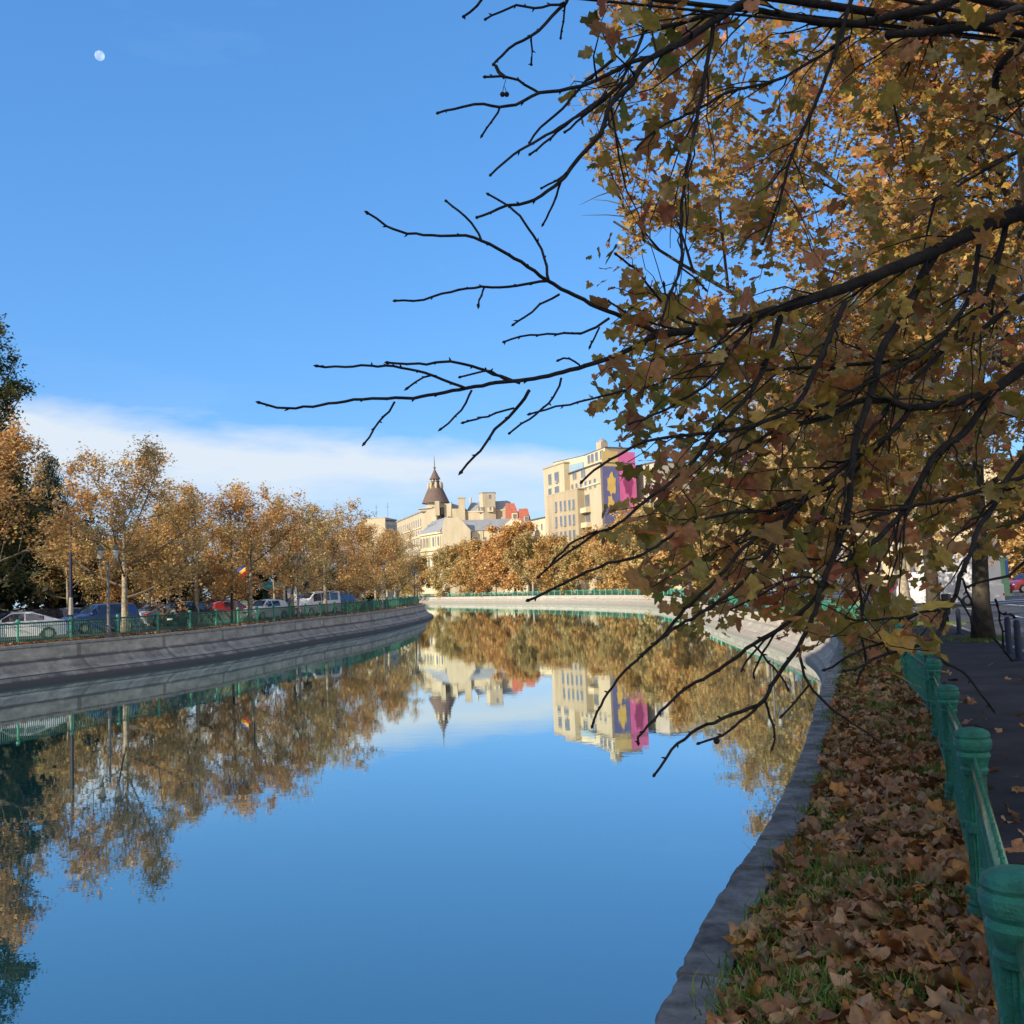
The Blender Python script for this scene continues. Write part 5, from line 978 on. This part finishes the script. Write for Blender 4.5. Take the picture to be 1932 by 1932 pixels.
# penthouse, chimney, glass box
Fp=Face(Fr.at(Fr.L*.30,0,-1.5),Fr.at(Fr.L*.97,0,-1.5)); zp=Fp.hit(*z3(1620,68))[1]
block(root,[p[:2] for p in (Fp.A,Fp.B,Fp.B+Fb.d*6,Fp.A+back*.8)],hR-.3,zp,M['cream'],'penthouse','penthouse_roof',.3,.2,M['darkroof'])
windows(root,Fp,[(Fp.L*t,hR+1.6) for t in (.25,.42,.62,.85)],1.6,1.8,1)
Fg=Face(Fr.at(Fr.L*.12,0,-1.2),Fr.at(Fr.L*.29,0,-1.3)); block(root,[p[:2] for p in (Fg.A,Fg.B,Fg.B+back*.4,Fg.A+back*.4)],hR-.3,zp-1.4,mat('conservatory_glass',(.22,.32,.38),.1,.1,2,spec=1),'glass_box','glass_box_roof',.1,.12,M['wframe'])
q=Fb.at(3.6,0,-4)-root.location; MB().box((q.x,q.y,zp+.8),(1.8,1.8,2.0),Fb.rz).build('chimney',M['stone'],root); MB().lathe([(1.0,0),(1.0,.3),(.2,.9)],(q.x,q.y,zp+1.8),8).build('chimney_cap',M['zinc'],root)
# penthouse continues above banner
def bpan(nm,u0,u1_,za,zb,m,off): 
    p=Fb.at((u0+u1_)/2,(za+zb)/2,off)-root.location; return MB().box(p,(u1_-u0,.06,zb-za),Fb.rz).build(nm,m,root)
navy=mat('navy_banner',(.12,.12,.25),.7,.12,.6); pink=mat('pink_banner',(.58,.12,.29),.7,.14,.4); gold_=mat('gold_shape',(.62,.42,.10),.7,.15,.5); redb=mat('red_banner',(.55,.07,.07),.7,.1,.5)
zt=hR+2.0; zb0=9.0; W2=Fb.L
bn=empty('advertising_banner',(B.x,B.y,0),0,'large navy, gold and pink advertising banner covering the right face of the tall beige block','banner'); 
rootB=root; root=bn
bpan('navy_panel',.3,W2*.5,zb0+4.5,zt-3.2,navy,.35); bpan('yellow_field',.3,W2*.5,zt-3.2,zt,mat('yellow_banner',(.55,.40,.15),.7,.1,.5),.35); bpan('pink_panel',W2*.5+.08,W2,zb0+4.5,zt,pink,.35); bpan('red_strip',.3,W2*.5,zb0,zb0+4.4,redb,.35); bpan('pale_strip',W2*.5+.08,W2,zb0,zb0+4.4,M['lampglass'],.35)
def blob(nm,cu,cz,ru,rz_,m,off,sd):
    r_=random.Random(sd); k=14; v=[]
    for o in (off-.01,off+.02):
        for i in range(k):
            a_=2*math.pi*i/k; f_=[1,.8,1.1,.75,1.05,.9,.7,1,.85,1.1,.8,.95,.7,1.05][(i+sd)%k]; v.append(tuple(Fb.at(cu+ru*f_*math.cos(a_),cz+rz_*f_*math.sin(a_),o)-root.location))
    MB().add(v,[tuple(range(k,2*k))]+[(i,(i+1)%k,k+(i+1)%k,k+i) for i in range(k)]).build(nm,m,root)
blob('gold_shape',W2*.28,zt-7,W2*.13,2.6,gold_,.40,1); blob('gold_shape',W2*.24,zt-11.5,W2*.10,2.2,gold_,.40,4); blob('dark_shape',W2*.76,zt-6.5,W2*.14,3.4,mat('plum_shape',(.25,.03,.12),.7,.1,.5),.40,2); blob('violet_shape',W2*.68,zt-13,W2*.12,3.2,mat('violet_shape',(.20,.10,.32),.7,.1,.5),.40,6)
root=rootB
# ---- grey neighbour right of the banner
A=P2d(1199,224); B=P2d(1243,216); root=empty('apartment_building',(A.x,A.y,0),0,'grey blank walled building right of the banner, mostly behind leaves','building'); Fq=Face(A,B)
zt_=Fq.hit(1222,876)[1]; block(root,[p[:2] for p in quadfoot(A,B,14)],0,zt_,M['greyw'],'wall','roof',.2,.3,M['darkroof'])
windows(root,Fq,[(Fq.L*.65,z) for z in (8,12,16,20,24)],2.6,2.2,1)
A=P2d(1262,212); B=P2d(1335,190); root=empty('apartment_building',(A.x,A.y,0),0,'cream house with red roof behind the right foliage','building'); Fq=Face(A,B)
block(root,[p[:2] for p in quadfoot(A,B,14)],0,17,M['cream'],'wall'); qf=quadfoot(A,B,14); o=root.location
MB().add([(p[0]-o.x,p[1]-o.y,17) for p in qf]+[((qf[0][0]+qf[3][0])/2-o.x,(qf[0][1]+qf[3][1])/2-o.y,22),((qf[1][0]+qf[2][0])/2-o.x,(qf[1][1]+qf[2][1])/2-o.y,22)],[(0,1,5,4),(2,3,4,5),(0,4,3),(1,2,5)]).build('roof',M['redroof'],root)
windows(root,Fq,[(Fq.L*t,z) for t in (.15,.38,.62,.85) for z in (5,8.5,12,15)],1.3,1.9,1)
# ---- right side across the road
for i,(x0,y0,x1,y1,h,m,l) in enumerate([(66,205,72,150,19,'cream','long cream building across the road, far end'),(72,146,78,96,16,'stone','stone coloured building across the road, middle'),(74,92,84,40,20,'beige','beige building across the road, nearest')]):
    A=Vector((x0,y0,0));B=Vector((x1,y1,0)); root=empty('apartment_building',(x0,y0,0),0,l+', glimpsed through the plane leaves','building'); Fq=Face(A,B); block(root,[p[:2] for p in quadfoot(A,B,14)],0,h,M[m],'wall','roof',.3,.4,M['darkroof'])
    windows(root,Fq,[(Fq.L*(k+.5)/9,z) for k in range(9) for z in np.arange(4,h-1.5,3.4)],1.6,1.9,1)
# ---- domed building: long wing, tower, plain walls
A=P2d(748,402); B=P2d(795,355); root=empty('domed_building',(B.x,B.y,0),0,'old limestone building with a dark conical tower and spire above the canal bend','building'); Fw=Face(A,B); o=Vector(root.location)
zw=Fw.hit(793,967.5)[1]; block(root,[p[:2] for p in quadfoot(A,B,16)],0,zw,M['stone'],'wing','eave',1.0,.5,M['zinc'])
for row,(ya,yb,hh,ww,ar) in enumerate([(1010,895,2.9,1.2,False),(1118,1090,1.6,1.0,True)]): pass
nW=12
for (dz,hh,ww,ar) in ((3.4,2.6,1.25,False),(6.6,1.3,1.0,False),(10.4,1.9,1.2,True),(13.8,1.8,1.2,True),(17.2,1.9,1.2,False),(20.6,1.9,1.2,False)):
    windows(root,Fw,[(Fw.L*(k+.6)/nW,zw-dz) for k in range(nW)],ww,hh,0,ar)
for k in range(nW+1): p=Fw.at(Fw.L*(k+.1)/nW,zw-2.6,.15)-o; 
for zz in (zw-5.2,zw-8.4): p=Fw.at(Fw.L/2,zz,.15)-o; MB().box(p,(Fw.L,.35,.3),Fw.rz).build('string_course',M['cream'],root)
# plain end wall and centre body
D0=355
def fz(px,py,Y): return at(px,py,Y)
e0=P2d(795,355); e1=P2d(823,353.5); F1=Face(e0,e1); za,zb=F1.hit(795,968)[1],F1.hit(820,957)[1]
block(root,[p[:2] for p in quadfoot(e0,e1,12)],0,[za,zb,zb,za],M['stone'],'end_wall')
e2=P2d(838,354.5); F2=Face(e1-F1.n*3,e2-F1.n*3); z2=F1.hit(830,972)[1]; block(root,[p[:2] for p in quadfoot(F2.A,F2.B,8)],0,z2,M['greyw'],'recess_wall'); 
q=F2.at(F2.L/2,at(828,963,352).z,1.2)-o; MB().box(q,(F2.L*1.15,2.2,2.6),F2.rz).build('timber_balcony',M['brownroof'],root); windows(root,F2,[(F2.L*.5,at(828,980,352).z)],1.8,3.2,0)
e3=P2d(878,354); F3=Face(e2,e3); z3a=F3.hit(845,950)[1]; z3b=F3.hit(872,958)[1]; block(root,[p[:2] for p in quadfoot(e2,P2d(852,354),14)],0,z3a,M['stone'],'wall_block'); block(root,[p[:2] for p in quadfoot(P2d(852,354.1),e3,14)],0,z3b-.2,M['stone'],'wall_block')
q=P2d(871.5,353)-o; zc1=at(871,940,353).z; MB().box((q.x,q.y-.2,zc1/2),(2.2,1.8,zc1),0).build('chimney',M['stone'],root); MB().box((q.x,q.y-.2,zc1+.1),(2.7,2.2,.35),0).build('chimney_cap',M['stone'],root)
e4=P2d(965,350); F4=Face(P2d(877,353),e4); z4=F4.hit(920,964.5)[1]; block(root,[p[:2] for p in quadfoot(F4.A,e4,14)],0,z4,M['stone'],'wall','cornice',.25,.3,M['cream'])
zr=at(920,947,356).z; a0=F4.at(.3,0,-.4)-o; a1=F4.at(F4.L-.3,0,-.4)-o; n_=F4.n
MB().add([(a0.x,a0.y,z4+.3),(a1.x,a1.y,z4+.3),((a1-n_*3.2).x-1.8,(a1-n_*3.2).y,zr),((a0-n_*3.2).x+1.2,(a0-n_*3.2).y,zr),((a1-n_*12).x,(a1-n_*12).y,z4+.3),((a0-n_*12).x,(a0-n_*12).y,z4+.3),((a1-n_*9).x-1.8,(a1-n_*9).y,zr),((a0-n_*9).x+1.2,(a0-n_*9).y,zr)],[(0,1,2,3),(3,2,6,7),(1,4,6,2),(5,0,3,7),(4,5,7,6)]).build('mansard_roof',M['zinc'],root)
ft=Face(P2d(905,349.2),P2d(935,349.2)); q=[ft.A,ft.at(ft.L*.22,0,1.0),ft.B,ft.B-ft.n*5,ft.A-ft.n*5]; zt4=at(920,930,349).z
block(root,[p[:2] for p in q],0,zt4,M['stone'],'lift_tower','tower_roof',.2,.25,M['zinc']); windows(root,Face(ft.at(ft.L*.22,0,1.0),ft.B),[(ft.L*.45,at(924,937,349).z)],.7,1.3,0)
for (xa,xb,yt,yb) in ((900,912,957.5,966),(919.5,930.5,956.5,966)):
    fd=Face(P2d(xa,348),P2d(xb,348)); zt5=at((xa+xb)/2,yt,348).z; block(root,[p[:2] for p in quadfoot(fd.A,fd.B,3)],z4-.5,zt5,M['cream'],'dormer','dormer_roof',.15,.15,M['zinc']); windows(root,fd,[(fd.L*t,(z4+zt5)/2+.1) for t in ((.3,.8) if xa==900 else (.5,))],.6,1.2,0)
windows(root,F4,[(F4.L*t,z4-4.2) for t in (.12,.34,.40,.48,.64,.86)],1.1,2.2,0); windows(root,F4,[(F4.L*t,z4-8) for t in (.12,.34,.48,.64,.86)],1.1,2.2,0)
for (px_,yt) in ((837,924.5),(917.6,964)): p=at(px_,yt+8,352)-o; 
for (px_,ya,yb) in ((852,947,978),(917.8,963,985),(888,939,948)): p0=at(px_,yb,351.5)-o; p1=at(px_,ya,351.5)-o; MB().tube([p0,p1],.12 if px_!=888 else .4,6).build('roof_pipe',M['darkmetal'] if px_!=888 else M['stone'],root)
# conical tower
tx=P2d(822.5,366); o2=tx-o; zz=lambda py: at(822,py,366).z; rr2=lambda px: (px)*366/F
MB().lathe([(rr2(19),zz(1010)),(rr2(19),zz(951)),(rr2(20.5),zz(950.5)),(rr2(20.5),zz(949.8))],(o2.x,o2.y,0),24).build('tower_drum',M['stone'],root)
MB().lathe([(rr2(26.6),zz(949.8)),(rr2(26.2),zz(949)),(rr2(24),zz(944)),(rr2(20.5),zz(936)),(rr2(16.5),zz(927)),(rr2(13),zz(919.5)),(rr2(10.2),zz(914.5)),(rr2(9),zz(914.3))],(o2.x,o2.y,0),28).build('conical_roof',M['brownroof'],root)
MB().lathe([(rr2(8.8),zz(914.6)),(rr2(8.4),zz(909.8)),(rr2(9.2),zz(909.3)),(rr2(9.2),zz(908.3)),(rr2(8),zz(908.2))],(o2.x,o2.y,0),16).build('gallery',M['brownroof'],root)
for k in range(8): w_=k*math.pi/4+.2; MB().box((o2.x+rr2(7)*math.cos(w_),o2.y+rr2(7)*math.sin(w_),(zz(908.3)+zz(904.2))/2),(.42,.42,zz(904.2)-zz(908.3)),w_).build('lantern_column',M['wframe'],root)
MB().lathe([(rr2(10.6),zz(904.3)),(rr2(10.4),zz(903.6)),(rr2(7.6),zz(899)),(rr2(4.2),zz(892)),(rr2(1),zz(885.2)),(.3,zz(884.5))],(o2.x,o2.y,0),16).build('spire_roof',M['brownroof'],root)
MB().lathe([(.25,zz(885)),(.45,zz(882.5)),(.5,zz(881.5)),(.15,zz(880.6)),(.18,zz(876)),(.06,zz(858.8))],(o2.x,o2.y,0),8).build('spire',M['greymetal'],root)
for k in range(8): w_=k*math.pi/4+.2; MB().sph((o2.x+rr2(12.6)*math.cos(w_),o2.y+rr2(12.6)*math.sin(w_),zz(917)),1.0,8,(.55,.55,1.5)).build('oval_dormer',M['stone'],root)
block(root,[p[:2] for p in quadfoot(P2d(820.5,352.4),P2d(829,352.4),5)],at(822,956,352).z-3,at(824,945,352).z,M['stone'],'chimney_stack')
block(root,[p[:2] for p in quadfoot(P2d(790,359),P2d(815,357),10)],0,at(800,960,358).z,M['stone'],'drum_base','drum_base_roof',.8,.35,M['zinc'])
# ---- arcaded front house with grey roofs
A=P2d(791,338); B=P2d(831.5,322); root=empty('corner_house',(B.x,B.y,0),0,'cream arcaded house with grey sloping roofs in front of the domed building','building'); o=Vector(root.location); Fh=Face(A,B)
zh=Fh.hit(812,1005.5)[1]; C=P2d(886,321); Fg=Face(B,C); zg=Fg.hit(864,976)[1]; zgr=Fg.hit(886,999.5)[1]; zgl=Fg.hit(838,976.5)[1]
qf=quadfoot(A,B,17); back=Fh.n*-17
block(root,[p[:2] for p in (A,B,B+Fg.d*.3-Fg.n*.1,A-Fh.n*17)],0,zh-.15,M['cream'],'wall'); 
# gable
k=[(0,0),(Fg.L,0),(Fg.L,zgr),(Fg.L*.62,zg),(Fg.L*.5,zg),(Fg.L*.12,zgl),(0,zh)]
v=[tuple(Fg.at(u,z,0)-o) for u,z in k]+[tuple(Fg.at(u,z,-.8)-o) for u,z in k]; n=len(k)
MB().add(v,[tuple(range(n)),tuple(range(n,2*n))[::-1]]+[(i,n+i,n+(i+1)%n,(i+1)%n) for i in range(n)]).build('gable_wall',M['stone'],root)
# left roof
r0=Fh.at(0,zh,.5)-o; r1=Fh.at(Fh.L,zh,.5)-o; zl0=Fh.hit(796,989)[1]; t0=Fh.at(0,zgl+.2,-4.5)-o; t1=Fh.at(Fh.L-.1,zgl+.4,-2.6)-o; b0=Fh.at(0,zh,-14)-o; b1=Fg.at(Fg.L*.5,zg,-.4)-o
MB().add([r0,r1,t1,t0,b1,(t0.x+4,t0.y+6,zg)],[(0,1,2,3),(3,2,4,5)]).build('roof',M['zinc'],root)
windows(root,Face(Fh.at(0,0,-1.6),Fh.at(Fh.L,0,-1.2)),[(Fh.L*t,zh+2.6) for t in (.2,.36,.52)],.9,.9,0)
windows(root,Fh,[(Fh.L*t,zh-3.0) for t in (.09,.24,.39,.62,.85)],1.25,2.9,0); windows(root,Fh,[(Fh.L*t,zh-9.6) for t in (.09,.24,.39,.62,.85)],1.3,2.6,0,True); windows(root,Fh,[(Fh.L*t,zh-14.5) for t in (.15,.4,.62,.85)],1.3,2.4,0)
for zz_,hh in ((zh-.4,.5),(zh-5.6,.5),(zh-7.0,.35),(zh-12.3,.3)): p=Fh.at(Fh.L/2,zz_,.25)-o; MB().box(p,(Fh.L+.3,.6,hh),Fh.rz).build('cornice',M['cream'],root)
for t in (.02,.17,.32,.47,.74,.97): p=Fh.at(Fh.L*t,zh-3,.2)-o; MB().box(p,(.45,.5,3.4),Fh.rz).build('pilaster',M['cream'],root)
# right wing
D_=P2d(958,322); Fx=Face(C-Fg.n*2.5,D_-Fg.n*2.5); zx=Fx.hit(910,1000.5)[1]; zx2=at(910,980.5,329).z
block(root,[p[:2] for p in quadfoot(Fx.A,Fx.B,9)],0,zx,M['cream'],'wing'); a0=Fx.at(-3.5,0,.4)-o; a1=Fx.at(Fx.L,0,.4)-o; n_=Fx.n
MB().add([(a0.x,a0.y,zx+.01),(a1.x,a1.y,zx+.01),((a1-n_*5).x+4,(a1-n_*5).y,zx2),((a0-n_*5).x-1,(a0-n_*5).y,zx2)],[(0,1,2,3)]).build('wing_roof',M['zinc'],root)
windows(root,Fx,[(Fx.L*t,zx-3.6) for t in (.10,.32,.55,.66,.74)],1.2,2.8,0); windows(root,Fx,[(Fx.L*t,zx-8) for t in (.10,.32,.55,.66,.74)],1.2,2.4,0)
for t in (.22,.27,.45,.62,.70): p=Fx.at(Fx.L*t,zx-3.5,.12)-o; MB().box(p,(.5,.25,6.6),Fx.rz).build('pilaster',M['cream'],root)
g0=P2d(945,320); g1=P2d(990,318); Fy=Face(g0,g1); k=[(0,0),(Fy.L,0),(Fy.L,Fy.hit(990,1006)[1]),(Fy.L*.82,Fy.hit(982,982)[1]),(Fy.L*.45,Fy.hit(968,978)[1]),(0,Fy.hit(946,996)[1])]
v=[tuple(Fy.at(u,z,0)-o) for u,z in k]+[tuple(Fy.at(u,z,-2)-o) for u,z in k]; n=len(k)
MB().add(v,[tuple(range(n)),tuple(range(n,2*n))[::-1]]+[(i,n+i,n+(i+1)%n,(i+1)%n) for i in range(n)]).build('gable_wall',M['cream'],root)
# ---- red mansard house
def mans(label,xa,xb,Y,yt,ye,sl):
    A=P2d(xa,Y);B=P2d(xb,Y); root=empty('red_roofed_house',(A.x,A.y,0),0,label,'building'); F_=Face(A,B); o=Vector(root.location); ze=at(xb,ye,Y).z; zt_=at((xa+xb)/2,yt,Y).z; L_=F_.L
    block(root,[p[:2] for p in quadfoot(A,B,12)],0,ze,M['cream'],'wall'); n_=F_.n
    k=[(-.2,ze+.02,.3),(L_+.2,ze+.02,.3),(L_*(1-sl),zt_,-2),(0,zt_,-2),(L_+.2,ze+.02,-12),(-.2,ze+.02,-12),(L_*(1-sl),zt_,-10),(0,zt_,-10)]
    MB().add([tuple(F_.at(u,z,d)-o) for u,z,d in k],[(0,1,2,3),(1,4,6,2),(3,2,6,7),(5,0,3,7)]).build('mansard_roof',M['redroof'],root)
    fd=Face(F_.at(L_*.42,0,.6),F_.at(L_*.85,0,.6)); block(root,[p[:2] for p in quadfoot(fd.A,fd.B,3)],ze-.2,ze+(zt_-ze)*.42,M['cream'],'dormer','dormer_roof',.15,.2,M['redroof']); windows(root,fd,[(fd.L*.5,ze+(zt_-ze)*.2)],1.1,1.6,0)
    windows(root,F_,[(L_*t,ze-3) for t in (.3,.7)],1.3,2.4,0,True)
mans('house with steep red tiled roof right of the grey mansard roof',954,980,345,948.5,981,.35); mans('lower red roofed house with a cream dormer left of the small pale house',979,1000,338,958.5,984,.2)
A=P2d(1001,330); B=P2d(1028,318); root=empty('small_house',(A.x,A.y,0),0,'small pale house with dark roof left of the tall beige block','building'); Fq=Face(A,B); zt_=Fq.hit(1015,980)[1]; block(root,[p[:2] for p in quadfoot(A,B,12)],0,zt_,M['cream'],'wall','roof',.4,.4,M['darkroof']); windows(root,Fq,[(Fq.L*t,zt_-d) for t in (.2,.4,.75) for d in (2.6,6,9.6)],1.1,1.9,0)
# ---- blocks at the left end
A=P2d(680,420); B=P2d(726,418); root=empty('apartment_building',(A.x,A.y,0),0,'plain beige block with antennas above the left row of trees','building'); o=Vector(root.location); Fq=Face(A,B); zt_=Fq.hit(703,978.5)[1]; block(root,[p[:2] for p in quadfoot(A,B,16)],0,zt_,M['beige'],'wall','parapet',.1,.25,M['beige2'])
p=at(709,970,418)-o; MB().tube([(p.x,0,zt_),(p.x,0,zt_+5.8)],.06,5).tube([(p.x-.6,0,zt_+4.6),(p.x+.6,0,zt_+4.6)],.04,4).build('antenna',M['darkmetal'],root)
C=P2d(745,424); root=empty('apartment_building',(B.x+.3,B.y,0),0,'lower dark balconied block between the beige block and the old limestone wing','building'); o=Vector(root.location); Fq=Face(B+Vector((.3,1,0)),C); zt_=Fq.hit(736,983)[1]; block(root,[p[:2] for p in quadfoot(Fq.A,C,14)],0,zt_,M['greyw'],'wall','roof',.4,.4,M['darkroof']); windows(root,Fq,[(Fq.L*.5,zt_-d) for d in (2.4,6,9.6)],Fq.L*.8,1.5,3)
p=at(735,970,424)-o; MB().tube([(p.x,0,zt_),(p.x,0,zt_+7.5)],.06,5).tube([(p.x-.9,0,zt_+5.6),(p.x+.9,0,zt_+5.6)],.04,4).build('antenna',M['darkmetal'],root)
# ---- unseen buildings added outside the frame to shade the near banks
def shade_slab(x0,y0,x1,y1,d,h,label,m):
    A=Vector((x0,y0,0));B=Vector((x1,y1,0)); root=empty('apartment_building',(x0,y0,0),0,label,'building'); Fq=Face(A,B); block(root,[p[:2] for p in quadfoot(A,B,d)],0,h,M[m],'wall','roof',.3,.5,M['darkroof']); windows(root,Fq,[(Fq.L*(k+.5)/6,z) for k in range(6) for z in np.arange(4,h-2,3.4)],1.7,1.8,1)
shade_slab(-36.5,-75,-36.5,-5,30,29.5,'unseen tall apartment block added behind the camera on the left for its shade','stone')
shade_slab(-72,0,-72,100,14,26,'unseen long apartment block added to shade the left car park','cream')
# ---- moon
mo=bpy.data.materials.new('moon_surface'); mo.use_nodes=True; nt=mo.node_tree; nt.nodes.remove(nt.nodes['Principled BSDF']); out=nt.nodes['Material Output']
tr=N(nt,'ShaderNodeBsdfTransparent'); df=N(nt,'ShaderNodeBsdfDiffuse'); ad=N(nt,'ShaderNodeAddShader'); no=N(nt,'ShaderNodeTexNoise',Scale=.06,Detail=2); tc=N(nt,'ShaderNodeTexCoord'); L(nt,tc,'Object',no,'Vector'); rp=N(nt,'ShaderNodeValToRGB'); rp.color_ramp.elements[0].position=.4; rp.color_ramp.elements[1].position=.6; rp.color_ramp.elements[0].color=(.10,.10,.095,1); rp.color_ramp.elements[1].color=(.17,.17,.16,1); L(nt,no,'Fac',rp,'Fac'); L(nt,rp,'Color',df,'Color'); L(nt,tr,0,ad,0); L(nt,df,0,ad,1); L(nt,ad,0,out,'Surface')
q=at(188,105,3500); b=MB(); b.sph((0,0,0),17.0*1.0,32); o=b.build('moon',mo,smooth=True,loc=q); tag(o,'pale half lit moon in the blue sky at the upper left','moon')
